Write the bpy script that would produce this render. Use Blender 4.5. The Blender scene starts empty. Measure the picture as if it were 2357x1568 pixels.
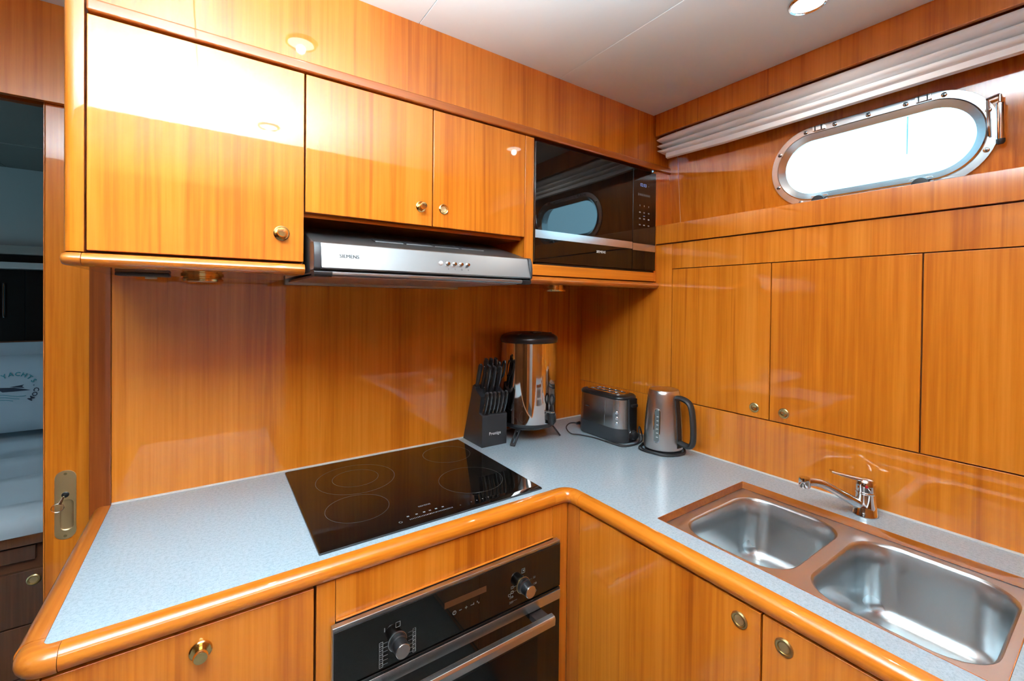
import bpy, bmesh, math, random
from mathutils import Vector, Matrix
from mathutils.geometry import tessellate_polygon
random.seed(4)
SC = bpy.context.scene
COL = SC.collection
PI = math.pi

# ------------------------------------------------------------------ camera
CAMP = Vector((0.0, -1.535, 1.445))
yaw, pitch, roll = 0.603612, -0.0091634, 0.0104173
fwd = Vector((math.sin(yaw)*math.cos(pitch), math.cos(yaw)*math.cos(pitch), math.sin(pitch)))
rt = Vector((math.cos(yaw), -math.sin(yaw), 0)); up = rt.cross(fwd)
r2 = rt*math.cos(roll) + up*math.sin(roll); u2 = -rt*math.sin(roll) + up*math.cos(roll)
cd = bpy.data.cameras.new('camera'); cam = bpy.data.objects.new('camera', cd); COL.objects.link(cam)
m3 = Matrix((r2, u2, -fwd)).transposed()
cam.matrix_world = Matrix.Translation(CAMP) @ m3.to_4x4()
cd.sensor_width = 36.0; cd.lens = 1001.985/2357*36.0
cd.shift_y = -(784.0 - 703.757)/2357.0
cd.clip_start = 0.02
SC.camera = cam

# ------------------------------------------------------------------ world, lights, exposure
SC.view_settings.view_transform = 'Standard'
SC.view_settings.look = 'None'
SC.view_settings.gamma = 1.0
SC.view_settings.use_curve_mapping = False
SC.view_settings.exposure = -0.82
SC.cycles.use_denoising = True
SC.cycles.max_bounces = 8
SC.cycles.sample_clamp_indirect = 40.0
SC.cycles.caustics_reflective = False
SC.cycles.caustics_refractive = False
W = bpy.data.worlds.new('sky'); SC.world = W; W.use_nodes = True
bg = W.node_tree.nodes['Background']
bg.inputs['Color'].default_value = (0.36, 0.72, 0.95, 1); bg.inputs['Strength'].default_value = 13.0

def light(name, kind, loc, target, energy, color=(1, 1, 1), **kw):
    l = bpy.data.lights.new(name, kind); o = bpy.data.objects.new(name, l); COL.objects.link(o)
    o.location = loc
    o.rotation_euler = (Vector(target) - Vector(loc)).to_track_quat('-Z', 'Y').to_euler()
    l.energy = energy; l.color = color
    for k, v in kw.items(): setattr(l, k, v)
    return o
# the photographer's flash, turned up to bounce off the white ceiling above and behind the camera
light('bounce_flash', 'SPOT', (-0.10, -1.42, 1.58), (-0.12, -1.44, 2.19), 1300.0, (0.80, 0.93, 1.0),
      spot_size=math.radians(147), spot_blend=1.0, shadow_soft_size=0.05)
# daylight of the saloon behind the doorway the camera stands in
light('saloon_daylight', 'AREA', (0.1, -2.5, 2.15), (0.1, -2.9, 0.6), 60.0, (0.88, 0.95, 1.0), shape='RECTANGLE', size=1.6, size_y=0.6)
# daylight portal in the porthole
pt = light('porthole_daylight', 'AREA', (1.60, -1.078, 1.88), (0.6, -1.078, 1.80), 1.0, shape='RECTANGLE', size=0.50, size_y=0.22)
pt.data.cycles.is_portal = True

# ------------------------------------------------------------------ materials
MATS = {}
def nodes(name):
    m = bpy.data.materials.new(name); m.use_nodes = True
    nt = m.node_tree; b = nt.nodes['Principled BSDF']
    return m, nt, b
def plain(name, col, rough=0.4, metal=0.0, spec=0.5, coat=0.0, emit=None, es=0.0, noise=0.0, nscale=60, aniso=0.0):
    m, nt, b = nodes(name)
    b.inputs['Base Color'].default_value = (*col, 1); b.inputs['Roughness'].default_value = rough
    b.inputs['Metallic'].default_value = metal; b.inputs['Specular IOR Level'].default_value = spec
    b.inputs['Coat Weight'].default_value = coat; b.inputs['Coat Roughness'].default_value = 0.04
    if emit: b.inputs['Emission Color'].default_value = (*emit, 1); b.inputs['Emission Strength'].default_value = es
    if noise:
        tc = nt.nodes.new('ShaderNodeTexCoord'); n = nt.nodes.new('ShaderNodeTexNoise'); n.inputs['Scale'].default_value = nscale
        n.inputs['Detail'].default_value = 3
        mp = nt.nodes.new('ShaderNodeMapRange'); mp.inputs['To Min'].default_value = rough*(1-noise); mp.inputs['To Max'].default_value = rough*(1+noise)
        nt.links.new(tc.outputs['Object'], n.inputs['Vector']); nt.links.new(n.outputs['Fac'], mp.inputs['Value']); nt.links.new(mp.outputs['Result'], b.inputs['Roughness'])
    MATS[name] = m; return m
def wood(name, axis, dark, mid, light_, rough=0.2, coat=0.9, off=0.0):
    m, nt, b = nodes(name); L = nt.links
    geo = nt.nodes.new('ShaderNodeNewGeometry'); oi = nt.nodes.new('ShaderNodeObjectInfo')
    mp = nt.nodes.new('ShaderNodeMapping'); s = [1.0, 1.0, 1.0]; s['xyz'.index(axis)] = 0.022; mp.inputs['Scale'].default_value = s
    mul = nt.nodes.new('ShaderNodeMath'); mul.operation = 'MULTIPLY'; mul.inputs[1].default_value = 23.0
    add = nt.nodes.new('ShaderNodeVectorMath'); add.operation = 'ADD'
    L.new(geo.outputs['Position'], mp.inputs['Vector']); L.new(oi.outputs['Random'], mul.inputs[0])
    L.new(mp.outputs['Vector'], add.inputs[0]); L.new(mul.outputs[0], add.inputs[1])
    def noise(sc, det, rgh=0.55, dist=0.0):
        n = nt.nodes.new('ShaderNodeTexNoise'); n.inputs['Scale'].default_value = sc; n.inputs['Detail'].default_value = det
        n.inputs['Roughness'].default_value = rgh; n.inputs['Distortion'].default_value = dist
        L.new(add.outputs[0], n.inputs['Vector']); return n
    a = noise(13, 2.0); c = noise(110, 5.0, 0.62); d = noise(42, 3.0, 0.5, 0.3); e = noise(3.0, 1.0)
    def math2(op, x, y):
        q = nt.nodes.new('ShaderNodeMath'); q.operation = op
        for i, v in enumerate((x, y)):
            if isinstance(v, (int, float)): q.inputs[i].default_value = v
            else: L.new(v, q.inputs[i])
        return q.outputs[0]
    f = math2('ADD', math2('MULTIPLY', a.outputs['Fac'], 0.38), math2('MULTIPLY', c.outputs['Fac'], 0.36))
    f = math2('ADD', f, math2('MULTIPLY', e.outputs['Fac'], 0.26))
    r = nt.nodes.new('ShaderNodeValToRGB'); r.color_ramp.elements[0].position = 0.36; r.color_ramp.elements[0].color = (*dark, 1)
    r.color_ramp.elements[1].position = 0.66; r.color_ramp.elements[1].color = (*light_, 1)
    k = r.color_ramp.elements.new(0.5); k.color = (*mid, 1)
    L.new(f, r.inputs['Fac'])
    r2_ = nt.nodes.new('ShaderNodeValToRGB'); r2_.color_ramp.elements[0].position = 0.60; r2_.color_ramp.elements[0].color = (1, 1, 1, 1)
    r2_.color_ramp.elements[1].position = 0.70; r2_.color_ramp.elements[1].color = (0.58, 0.44, 0.34, 1)
    L.new(d.outputs['Fac'], r2_.inputs['Fac'])
    mx = nt.nodes.new('ShaderNodeMix'); mx.data_type = 'RGBA'; mx.blend_type = 'MULTIPLY'; mx.inputs['Factor'].default_value = 0.55
    L.new(r.outputs['Color'], mx.inputs['A']); L.new(r2_.outputs['Color'], mx.inputs['B'])
    L.new(mx.outputs['Result'], b.inputs['Base Color'])
    b.inputs['Roughness'].default_value = rough + 0.12; b.inputs['Coat Weight'].default_value = coat; b.inputs['Coat Roughness'].default_value = 0.03; b.inputs['Coat IOR'].default_value = 1.6
    b.inputs['Specular IOR Level'].default_value = 0.15
    MATS[name] = m; return m
WD, WM, WL = (0.43, 0.098, 0.006), (0.61, 0.175, 0.012), (0.74, 0.250, 0.028)
wood('teak_z', 'z', WD, WM, WL); wood('teak_x', 'x', WD, WM, WL); wood('teak_y', 'y', WD, WM, WL)
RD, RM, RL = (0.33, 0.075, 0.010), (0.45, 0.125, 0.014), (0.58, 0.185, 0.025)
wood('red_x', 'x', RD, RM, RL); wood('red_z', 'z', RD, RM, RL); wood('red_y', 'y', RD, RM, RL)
wood('crown_x', 'x', (0.24, 0.050, 0.007), (0.34, 0.080, 0.010), (0.44, 0.115, 0.016))
wood('jamb_z', 'z', (0.15, 0.030, 0.006), (0.21, 0.045, 0.008), (0.28, 0.07, 0.012))
wood('walnut_z', 'z', (0.06, 0.018, 0.006), (0.10, 0.032, 0.010), (0.15, 0.05, 0.016))
plain('carcass', (0.10, 0.03, 0.008), 0.6)
plain('steel', (0.55, 0.60, 0.62), 0.30, 1.0, noise=0.25, nscale=9)
plain('steel_hood', (0.35, 0.36, 0.365), 0.38, 1.0, noise=0.15, nscale=12)
plain('steel_fine', (0.60, 0.61, 0.61), 0.27, 1.0)
plain('sink_rim', (0.72, 0.73, 0.73), 0.40, 1.0)
plain('chrome', (0.72, 0.73, 0.74), 0.05, 1.0)
plain('mirror_steel', (0.75, 0.74, 0.72), 0.045, 1.0)
plain('porthole_steel', (0.76, 0.80, 0.82), 0.26, 1.0)
plain('brass', (0.80, 0.56, 0.24), 0.18, 1.0)
plain('brass_dull', (0.55, 0.42, 0.19), 0.32, 1.0)
plain('brass_gold', (0.86, 0.68, 0.36), 0.42, 1.0)
plain('black_plastic', (0.012, 0.012, 0.013), 0.28)
plain('black_matte', (0.014, 0.014, 0.015), 0.5)
plain('black_glass', (0.004, 0.0035, 0.003), 0.02, spec=0.5)
plain('dark_grey', (0.03, 0.032, 0.036), 0.35)
plain('block_black', (0.016, 0.016, 0.018), 0.42)
plain('print_white', (0.75, 0.75, 0.75), 0.5)
plain('print_dim', (0.10, 0.10, 0.10), 0.4)
plain('print_black', (0.01, 0.01, 0.012), 0.5)
plain('print_grey', (0.20, 0.20, 0.20), 0.4)
plain('display_blue', (0.02, 0.03, 0.06), 0.3, emit=(0.35, 0.5, 1.0), es=0.7)
plain('display_off', (0.075, 0.028, 0.012), 0.08)
plain('caulk', (0.75, 0.74, 0.70), 0.5)
plain('rubber', (0.02, 0.022, 0.025), 0.45)
plain('blind_fabric', (0.88, 0.90, 0.92), 0.85, spec=0.2)
plain('bed_linen_dimmed', (0.44, 0.53, 0.59), 0.9, spec=0.2)  # white linen, with the dimness of the cabin put into its colour
plain('pillow_linen_dimmed', (0.27, 0.33, 0.37), 0.9, spec=0.2)  # white linen painted darker than the bed, for the weaker light there
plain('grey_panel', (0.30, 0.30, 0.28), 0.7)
plain('saloon_white', (0.80, 0.82, 0.82), 0.7)
plain('kettle_steel', (0.66, 0.66, 0.65), 0.28, 1.0)
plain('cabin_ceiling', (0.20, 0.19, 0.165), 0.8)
plain('red_dot', (0.5, 0.01, 0.02), 0.3)
plain('ink_teal', (0.02, 0.17, 0.20), 0.8); plain('ink_navy', (0.008, 0.014, 0.03), 0.8)
plain('lamp_glow', (0.9, 0.9, 0.9), 0.4, emit=(1.0, 0.98, 0.94), es=14.0)
plain('lens_clear', (0.75, 0.72, 0.65), 0.1)
plain('tag_cream', (0.65, 0.58, 0.45), 0.6)
plain('hull_white', (0.8, 0.82, 0.84), 0.5); plain('steel_mast', (0.10, 0.22, 0.28), 0.4)
plain('filter_metal', (0.55, 0.50, 0.47), 0.38, 1.0, noise=0.3, nscale=200)
plain('gauge_clear', (0.10, 0.12, 0.12), 0.08)
plain('glass_dark', (0.006, 0.006, 0.006), 0.12, spec=0.25)
# laminate worktop with fine speckle
m, nt, b = nodes('laminate'); MATS['laminate'] = m
geo = nt.nodes.new('ShaderNodeNewGeometry'); n1 = nt.nodes.new('ShaderNodeTexNoise'); n1.inputs['Scale'].default_value = 420; n1.inputs['Detail'].default_value = 2
n2 = nt.nodes.new('ShaderNodeTexNoise'); n2.inputs['Scale'].default_value = 150; n2.inputs['Detail'].default_value = 3
rp = nt.nodes.new('ShaderNodeValToRGB'); rp.color_ramp.elements[0].position = 0.33; rp.color_ramp.elements[0].color = (0.30, 0.405, 0.475, 1)
rp.color_ramp.elements[1].position = 0.56; rp.color_ramp.elements[1].color = (0.42, 0.547, 0.62, 1)
ad = nt.nodes.new('ShaderNodeMath'); ad.operation = 'ADD'; ml = nt.nodes.new('ShaderNodeMath'); ml.operation = 'MULTIPLY'; ml.inputs[1].default_value = 0.5
nt.links.new(geo.outputs['Position'], n1.inputs['Vector']); nt.links.new(geo.outputs['Position'], n2.inputs['Vector'])
nt.links.new(n1.outputs['Fac'], ad.inputs[0]); nt.links.new(n2.outputs['Fac'], ad.inputs[1]); nt.links.new(ad.outputs[0], ml.inputs[0])
nt.links.new(ml.outputs[0], rp.inputs['Fac']); nt.links.new(rp.outputs['Color'], b.inputs['Base Color'])
b.inputs['Roughness'].default_value = 0.22; b.inputs['Specular IOR Level'].default_value = 0.5
# padded vinyl ceiling
m, nt, b = nodes('vinyl'); MATS['vinyl'] = m
geo = nt.nodes.new('ShaderNodeNewGeometry'); n1 = nt.nodes.new('ShaderNodeTexNoise'); n1.inputs['Scale'].default_value = 5; n1.inputs['Detail'].default_value = 4
bp = nt.nodes.new('ShaderNodeBump'); bp.inputs['Strength'].default_value = 0.12; bp.inputs['Distance'].default_value = 0.02
nt.links.new(geo.outputs['Position'], n1.inputs['Vector']); nt.links.new(n1.outputs['Fac'], bp.inputs['Height']); nt.links.new(bp.outputs['Normal'], b.inputs['Normal'])
b.inputs['Base Color'].default_value = (0.77, 0.84, 0.86, 1); b.inputs['Roughness'].default_value = 0.42
# carpet
m, nt, b = nodes('carpet'); MATS['carpet'] = m
geo = nt.nodes.new('ShaderNodeNewGeometry'); n1 = nt.nodes.new('ShaderNodeTexNoise'); n1.inputs['Scale'].default_value = 90
rp = nt.nodes.new('ShaderNodeValToRGB'); rp.color_ramp.elements[0].color = (0.10, 0.105, 0.10, 1); rp.color_ramp.elements[1].color = (0.22, 0.225, 0.22, 1)
nt.links.new(geo.outputs['Position'], n1.inputs['Vector']); nt.links.new(n1.outputs['Fac'], rp.inputs['Fac']); nt.links.new(rp.outputs['Color'], b.inputs['Base Color'])
b.inputs['Roughness'].default_value = 0.9
# thin window glass
m = bpy.data.materials.new('pane'); m.use_nodes = True; nt = m.node_tree; nt.nodes.clear(); MATS['pane'] = m
o_ = nt.nodes.new('ShaderNodeOutputMaterial'); tr = nt.nodes.new('ShaderNodeBsdfTransparent'); gl = nt.nodes.new('ShaderNodeBsdfGlossy'); gl.inputs['Roughness'].default_value = 0.01
mx = nt.nodes.new('ShaderNodeMixShader'); tr.inputs['Color'].default_value = (0.92, 0.97, 0.97, 1)
mx.inputs[0].default_value = 0.05; nt.links.new(tr.outputs[0], mx.inputs[1]); nt.links.new(gl.outputs[0], mx.inputs[2]); nt.links.new(mx.outputs[0], o_.inputs['Surface'])

# ------------------------------------------------------------------ mesh helpers
def P3(v): return Vector(v)
def basis(axis):
    a = Vector(axis).normalized()
    t = Vector((0, 0, 1)) if abs(a.z) < 0.9 else Vector((1, 0, 0))
    u = t.cross(a).normalized(); v = a.cross(u)
    return u, v, a
def rrect(cx, cy, hx, hy, r, n=6):
    out = []
    for qx, qy, a0 in ((1, 1, 0), (-1, 1, PI/2), (-1, -1, PI), (1, -1, 1.5*PI)):
        for i in range(n+1):
            a = a0 + PI/2*i/n
            out.append((cx + qx*(hx-r) + r*math.cos(a), cy + qy*(hy-r) + r*math.sin(a)))
    return out
def circ(cx, cy, r, n=24, ry=None):
    return [(cx + r*math.cos(2*PI*i/n), cy + (ry or r)*math.sin(2*PI*i/n)) for i in range(n)]
def stadium(cx, cy, hl, hh, n=14): return rrect(cx, cy, hl, hh, hh*0.999, n)
class MB:
    def __init__(s): s.v = []; s.f = []
    def add(s, vs, fs):
        k = len(s.v); s.v += [Vector(q) for q in vs]; s.f += [tuple(i+k for i in f) for f in fs]; return s
    def box(s, lo, hi):
        x0, y0, z0 = lo; x1, y1, z1 = hi
        return s.add([(x0,y0,z0),(x1,y0,z0),(x1,y1,z0),(x0,y1,z0),(x0,y0,z1),(x1,y0,z1),(x1,y1,z1),(x0,y1,z1)],
                     [(0,3,2,1),(4,5,6,7),(0,1,5,4),(1,2,6,5),(2,3,7,6),(3,0,4,7)])
    def loft(s, loops, cap0=True, cap1=True, closed=True):
        n = len(loops[0]); vs = [q for l in loops for q in l]; fs = []
        for i in range(len(loops)-1):
            for j in range(n if closed else n-1):
                a, b_ = i*n+j, i*n+(j+1) % n
                fs.append((a, b_, b_+n, a+n))
        if cap0: fs.append(tuple(reversed(range(n))))
        if cap1: fs.append(tuple(range((len(loops)-1)*n, len(loops)*n)))
        return s.add(vs, fs)
    def prism(s, poly, f, a, b_):
        return s.loft([[f(u, v, a) for u, v in poly], [f(u, v, b_) for u, v in poly]])
    def holes(s, outer, holes, f, a, b_):
        loops = [outer] + holes; flat = [p for l in loops for p in l]; n = len(flat)
        tris = tessellate_polygon([[Vector((p[0], p[1], 0)) for p in l] for l in loops])
        vs = [f(u, v, a) for u, v in flat] + [f(u, v, b_) for u, v in flat]
        fs = [tuple(t) for t in tris] + [tuple(i+n for i in reversed(t)) for t in tris]
        k = 0
        for l in loops:
            for j in range(len(l)):
                x, y = k+j, k+(j+1) % len(l); fs.append((x, y, y+n, x+n))
            k += len(l)
        return s.add(vs, fs)
    def lathe(s, prof, c, axis=(0, 0, 1), n=28):
        u, v, a = basis(axis); c = Vector(c)
        loops = [[c + a*h + u*(max(r, 1e-5)*math.cos(2*PI*i/n)) + v*(max(r, 1e-5)*math.sin(2*PI*i/n)) for i in range(n)] for r, h in prof]
        return s.loft(loops)
    def tube(s, path, r, n=8, ry=None, updir=None):
        pts = [Vector(p) for p in path]; loops = []; prev = None
        for i, p in enumerate(pts):
            d = (pts[min(i+1, len(pts)-1)] - pts[max(i-1, 0)]).normalized()
            if updir is not None: u = Vector(updir); u = (u - d*u.dot(d)).normalized()
            elif prev is None: u = basis(d)[0]
            else: u = (prev - d*prev.dot(d)).normalized()
            prev = u; v = d.cross(u)
            rr = r[i] if isinstance(r, (list, tuple)) else r
            rb = (ry[i] if isinstance(ry, (list, tuple)) else ry) if ry else rr
            loops.append([p + u*(rr*math.cos(2*PI*j/n)) + v*(rb*math.sin(2*PI*j/n)) for j in range(n)])
        return s.loft(loops)
def smooth_path(pts, k=6):
    pts = [Vector(p) for p in pts]; out = []
    for i in range(len(pts)-1):
        p0, p1, p2, p3 = pts[max(i-1, 0)], pts[i], pts[i+1], pts[min(i+2, len(pts)-1)]
        for j in range(k):
            t = j/k
            out.append(0.5*((2*p1) + (p2-p0)*t + (2*p0-5*p1+4*p2-p3)*t*t + (3*p1-p0-3*p2+p3)*t**3))
    out.append(pts[-1]); return out
def wloc(o):
    v = Vector((0, 0, 0))
    while o is not None: v += o.location; o = o.parent
    return v
def obj(name, mb, mat, parent=None, bevel=0.0, seg=2, smooth=True, ang=38, label=None):
    bm = bmesh.new()
    vs = [bm.verts.new(q) for q in mb.v]
    for f in mb.f:
        try: bm.faces.new([vs[i] for i in f])
        except ValueError: pass
    bmesh.ops.remove_doubles(bm, verts=bm.verts, dist=2e-5)
    bmesh.ops.recalc_face_normals(bm, faces=bm.faces)
    if bevel:
        es = [e for e in bm.edges if len(e.link_faces) == 2 and e.calc_face_angle(0) > math.radians(35)]
        bmesh.ops.bevel(bm, geom=es, offset=bevel, segments=seg, affect='EDGES', profile=0.5, clamp_overlap=True)
    xs = [v.co for v in bm.verts]
    c = Vector([(min(q[i] for q in xs) + max(q[i] for q in xs))/2 for i in range(3)])
    for v in bm.verts: v.co -= c
    me = bpy.data.meshes.new(name); bm.to_mesh(me); bm.free()
    me.materials.append(MATS[mat])
    if smooth: me.shade_smooth(); me.set_sharp_from_angle(angle=math.radians(max(ang, 50) if bevel else ang))
    o = bpy.data.objects.new(name, me); COL.objects.link(o)
    if bevel and smooth:
        wn = o.modifiers.new('weighted_normal', 'WEIGHTED_NORMAL'); wn.keep_sharp = True; wn.weight = 50
    if parent is not None: o.parent = parent; o.location = c - wloc(parent)
    else: o.location = c
    if label: o['label'] = label
    return o
def bx(name, lo, hi, mat, parent=None, bevel=0.0015, **k): return obj(name, MB().box(lo, hi), mat, parent, bevel, **k)
def thing(name, loc, label, cat, group=None):
    o = bpy.data.objects.new(name, None); COL.objects.link(o); o.location = loc; o.empty_display_size = 0.05
    return tag(o, label, cat, group)
def tag(o, label, cat, group=None):
    o['label'] = label; o['category'] = cat
    if group: o['group'] = group
    return o
def struct(o, label=None):
    o['kind'] = 'structure'
    if label: o['label'] = label
    return o
def text(name, body, size, org, u, v, mat, parent, fat=0.0, depth=0.0002, bold=0.0):
    c = bpy.data.curves.new(name, 'FONT'); c.body = body; c.size = size; c.align_x = 'CENTER'; c.align_y = 'CENTER'
    c.resolution_u = 2; c.offset = fat
    t = bpy.data.objects.new(name, c); me = bpy.data.meshes.new_from_object(t)
    bpy.data.objects.remove(t); bpy.data.curves.remove(c)
    U, Vv = Vector(u).normalized(), Vector(v).normalized(); N = U.cross(Vv); O = Vector(org)
    for q in me.vertices: q.co = U*q.co.x + Vv*q.co.y + N*depth
    if bold:      # heavier stroke: the same letters again, a hair to each side
        vs = [q.co.copy() for q in me.vertices]; fs = [tuple(p_.vertices) for p_ in me.polygons]; n_ = len(vs)
        me = bpy.data.meshes.new(name)
        me.from_pydata([q + U*(k*bold) + N*(0.00001*k) for k in (-1, 0, 1) for q in vs], [], [tuple(i+k*n_ for i in f) for k in range(3) for f in fs])
    me.materials.append(MATS[mat]); me.name = name
    o = bpy.data.objects.new(name, me); COL.objects.link(o); o.parent = parent; o.location = O - wloc(parent)
    return o
XZ = lambda y: (lambda u, v, w: Vector((u, w, v)))
fxz = lambda u, v, w: Vector((u, w, v))       # profile in x,z extruded along y
fyz = lambda u, v, w: Vector((w, u, v))       # profile in y,z extruded along x
fxy = lambda u, v, w: Vector((u, v, w))       # profile in x,y extruded along z
def flush_pull(parent, c, axis, r=0.0145, name='ring_pull', mats=('brass_dull', 'brass_gold')):
    """round flush catch: raised brass ring round a shallow pushed-in button"""
    ring = obj(name, MB().lathe([(r, 0), (r*0.98, 0.002), (r*0.85, 0.0035), (r*0.68, 0.0028), (r*0.62, 0.0006), (r*0.3, 0.0004), (0, 0.0004)], c, axis), mats[0], parent)
    obj('button', MB().lathe([(r*0.58, 0.0004), (r*0.56, 0.0016), (r*0.4, 0.0012), (0, 0.0009)], c, axis), mats[1], ring)
    return ring
def push_knob(parent, c, axis, r=0.0165):
    """brass knob popped out of its round rose"""
    rose = obj('rose', MB().lathe([(r, 0), (r, 0.002), (r*0.88, 0.0035), (r*0.62, 0.003), (0, 0.003)], c, axis), 'brass', parent)
    obj('knob', MB().lathe([(r*0.50, 0.002), (r*0.46, 0.010), (r*0.62, 0.014), (r*0.66, 0.019), (r*0.58, 0.0225), (0, 0.0235)], c, axis), 'brass', rose)
    return rose

# ------------------------------------------------------------------ room shell
CZ = 2.19; BX0, BX1 = -0.216, 1.465; YF = -0.425
struct(bx('floor', (-1.95, -4.1, -0.04), (1.75, 1.85, 0.0), 'carpet', bevel=0), 'grey carpet floor')
ceil = struct(bx('ceiling', (-1.55, -4.1, CZ+0.012), (1.70, 0.07, CZ+0.06), 'grey_panel', bevel=0), 'white padded vinyl ceiling')
xs = [-1.50, -1.03, -0.535, -0.04, 0.457, 0.952, 1.447]
for i in range(len(xs)-1):
    bx('ceiling_panel', (xs[i]+0.0006, -1.659, CZ), (xs[i+1]-0.0006, -0.418 if xs[i] > -0.3 else 0.05, CZ+0.014), 'vinyl', ceil, bevel=0.0015, seg=2)
wb = struct(bx('wall_back', (BX0, 0.0, 0.0), (1.62, 0.03, CZ+0.012), 'teak_z', bevel=0), 'varnished teak veneer back wall')
struct(bx('trim_1', (-0.2585, -0.006, 0.0), (BX0-0.0005, 0.06, CZ), 'jamb_z', bevel=0.002), 'dark teak post beside the sliding door')
wf = struct(bx('wall_front', (-1.55, -1.72, 1.96), (1.70, -1.66, CZ+0.012), 'jamb_z', bevel=0), 'teak bulkhead behind the camera')
bx('side_panel', (-1.55, -1.72, 0.0), (-0.45, -1.66, 1.96), 'walnut_z', wf, bevel=0)
bx('side_panel', (0.40, -1.72, 0.0), (1.70, -1.66, 1.96), 'red_z', wf, bevel=0)
struct(bx('wall_saloon', (-1.55, -4.1, 0.0), (1.70, -4.05, CZ+0.06), 'saloon_white', bevel=0))
struct(bx('wall_saloon_left', (-1.60, -4.05, 0.0), (-1.55, -1.66, CZ+0.06), 'teak_z', bevel=0))
struct(bx('wall_saloon_right', (1.70, -4.05, 0.0), (1.75, -1.66, CZ+0.06), 'teak_z', bevel=0))
struct(bx('wall_left', (-1.55, -1.659, 0.0), (-1.50, 0.05, CZ+0.012), 'walnut_z', bevel=0))
dw = struct(bx('wall_doorway', (-1.50, 0.05, 1.942), (-0.2586, 0.068, CZ+0.012), 'teak_z', bevel=0.001), 'teak panel above the sliding door')
bx('side_panel', (-1.50, 0.05, 0.0), (-1.15, 0.068, 1.942), 'teak_z', dw)
# caulk line along worktop and walls
cl = struct(bx('trim_2', (BX0, -0.004, 0.9), (BX1, 0.0, 0.904), 'caulk', bevel=0), 'pale sealant bead along the worktop')
bx('sealant_run', (BX1-0.004, -1.9, 0.9), (BX1, -0.004, 0.904), 'caulk', cl, bevel=0)

# right wall: splash panel, framed cupboard face, fascia, ledge, porthole panel, pelmet
wr = struct(bx('wall_right', (1.478, -1.655, 0.0), (1.50, 0.0, 1.752), 'carcass', bevel=0), 'teak lined right wall')
bx('splash_panel', (BX1, -1.655, 0.86), (1.478, -0.0005, 1.0725), 'teak_z', wr, bevel=0.0008)
bx('corner_panel', (BX1, -0.4985, 1.0735), (1.478, -0.0005, 1.676), 'teak_z', wr, bevel=0.0008)
bx('top_rail', (BX1, -1.655, 1.579), (1.478, -0.4995, 1.676), 'teak_z', wr, bevel=0.0008)
fas = bx('fascia', (1.456, -1.655, 1.679), (1.478, -0.4265, 1.752), 'teak_z', wr, bevel=0.0015)
bx('ledge', (1.478, -1.655, 1.735), (1.60, 0.0, 1.752), 'teak_y', wr, bevel=0.001)
PN = Vector((1, 0, 0.094)).normalized(); PU = Vector((0, -1, 0)); PV = Vector((-0.094, 0, 1)).normalized()
def pp(u, v, w):                                # u = -y, v up the leaning panel from z=1.752, w outwards
    return Vector((1.730-0.094*1.752, 0, 1.752)) + PU*u + PV*v + PN*w
PCU, PCV = 1.078, 0.1265                        # porthole centre on the panel
OH, OL = 0.1215, 0.2575
hole = stadium(PCU, PCV, OL-0.018, OH-0.018)
wp = MB().holes([(0.4655, 0.0), (1.655, 0.0), (1.655, 0.445), (0.4655, 0.445)], [hole], pp, 0.0, 0.018)
wrp = struct(obj('wall_porthole', wp, 'teak_z', smooth=False), 'leaning teak panel around the porthole')
obj('end_strip', MB().prism([(0.40, 0.0), (0.4640, 0.0), (0.4640, 0.445), (0.40, 0.445)], pp, 0.0, 0.018), 'teak_z', wrp, bevel=0.0006)
obj('seam_bead', MB().prism([(0.4641, 0.0), (0.4654, 0.0), (0.4654, 0.445), (0.4641, 0.445)], pp, 0.0005, 0.004), 'caulk', wrp)
pel = struct(bx('trim_3', (1.447, -1.655, 2.106), (1.462, -0.4265, CZ+0.012), 'teak_z', bevel=0.002), 'teak pelmet board above the folded blind')
bx('pelmet_top', (1.462, -1.655, 2.185), (1.62, -0.4265, CZ+0.012), 'carcass', pel, bevel=0)

# frieze and crown rail over the wall cabinets
fz = struct(bx('trim_4', (-0.1915, YF+0.006, 1.9985), (1.60, -0.400, CZ+0.012), 'teak_z', bevel=0.001), 'teak frieze above the wall cabinets')
bx('crown_rail', (-0.1915, YF-0.006, 1.9725), (1.60, -0.400, 1.9965), 'crown_x', fz, bevel=0.004, seg=3)

# ------------------------------------------------------------------ porthole (window)
win = bpy.data.objects.new('window_1', None); COL.objects.link(win); win.location = pp(PCU, PCV, 0); struct(win, 'stadium-shaped steel porthole over the ledge')
def sring(oh0, ol0, oh1, ol1, w0, w1):
    return MB().holes(stadium(PCU, PCV, ol0, oh0), [stadium(PCU, PCV, ol1, oh1)], pp, w0, w1)
obj('flange', sring(OH, OL, OH-0.021, OL-0.021, -0.006, 0.0), 'porthole_steel', win, bevel=0.0015)
def rampring(a, b_, w0, w1, w2):
    L = []
    for off, w in ((a, w2), (a, w0), (a+0.003, w0-0.003), (b_, w1), (b_, w2)):
        L.append([pp(u, v, w) for u, v in stadium(PCU, PCV, OL-off, OH-off)])
    L.append(L[0]); return MB().loft(L, False, False)
obj('hinged_frame', rampring(0.0195, 0.040, -0.010, 0.002, 0.012), 'porthole_steel', win)
obj('tunnel', rampring(0.018, 0.0215, 0.010, 0.010, 0.060), 'porthole_steel', win)
obj('glass', MB().prism(stadium(PCU, PCV, OL-0.038, OH-0.038), pp, 0.004, 0.010), 'pane', win)
def on_ring(ang_u, off=0.0105):
    # point on the flange centre line from a target u (along) and side
    return ang_u
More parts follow.
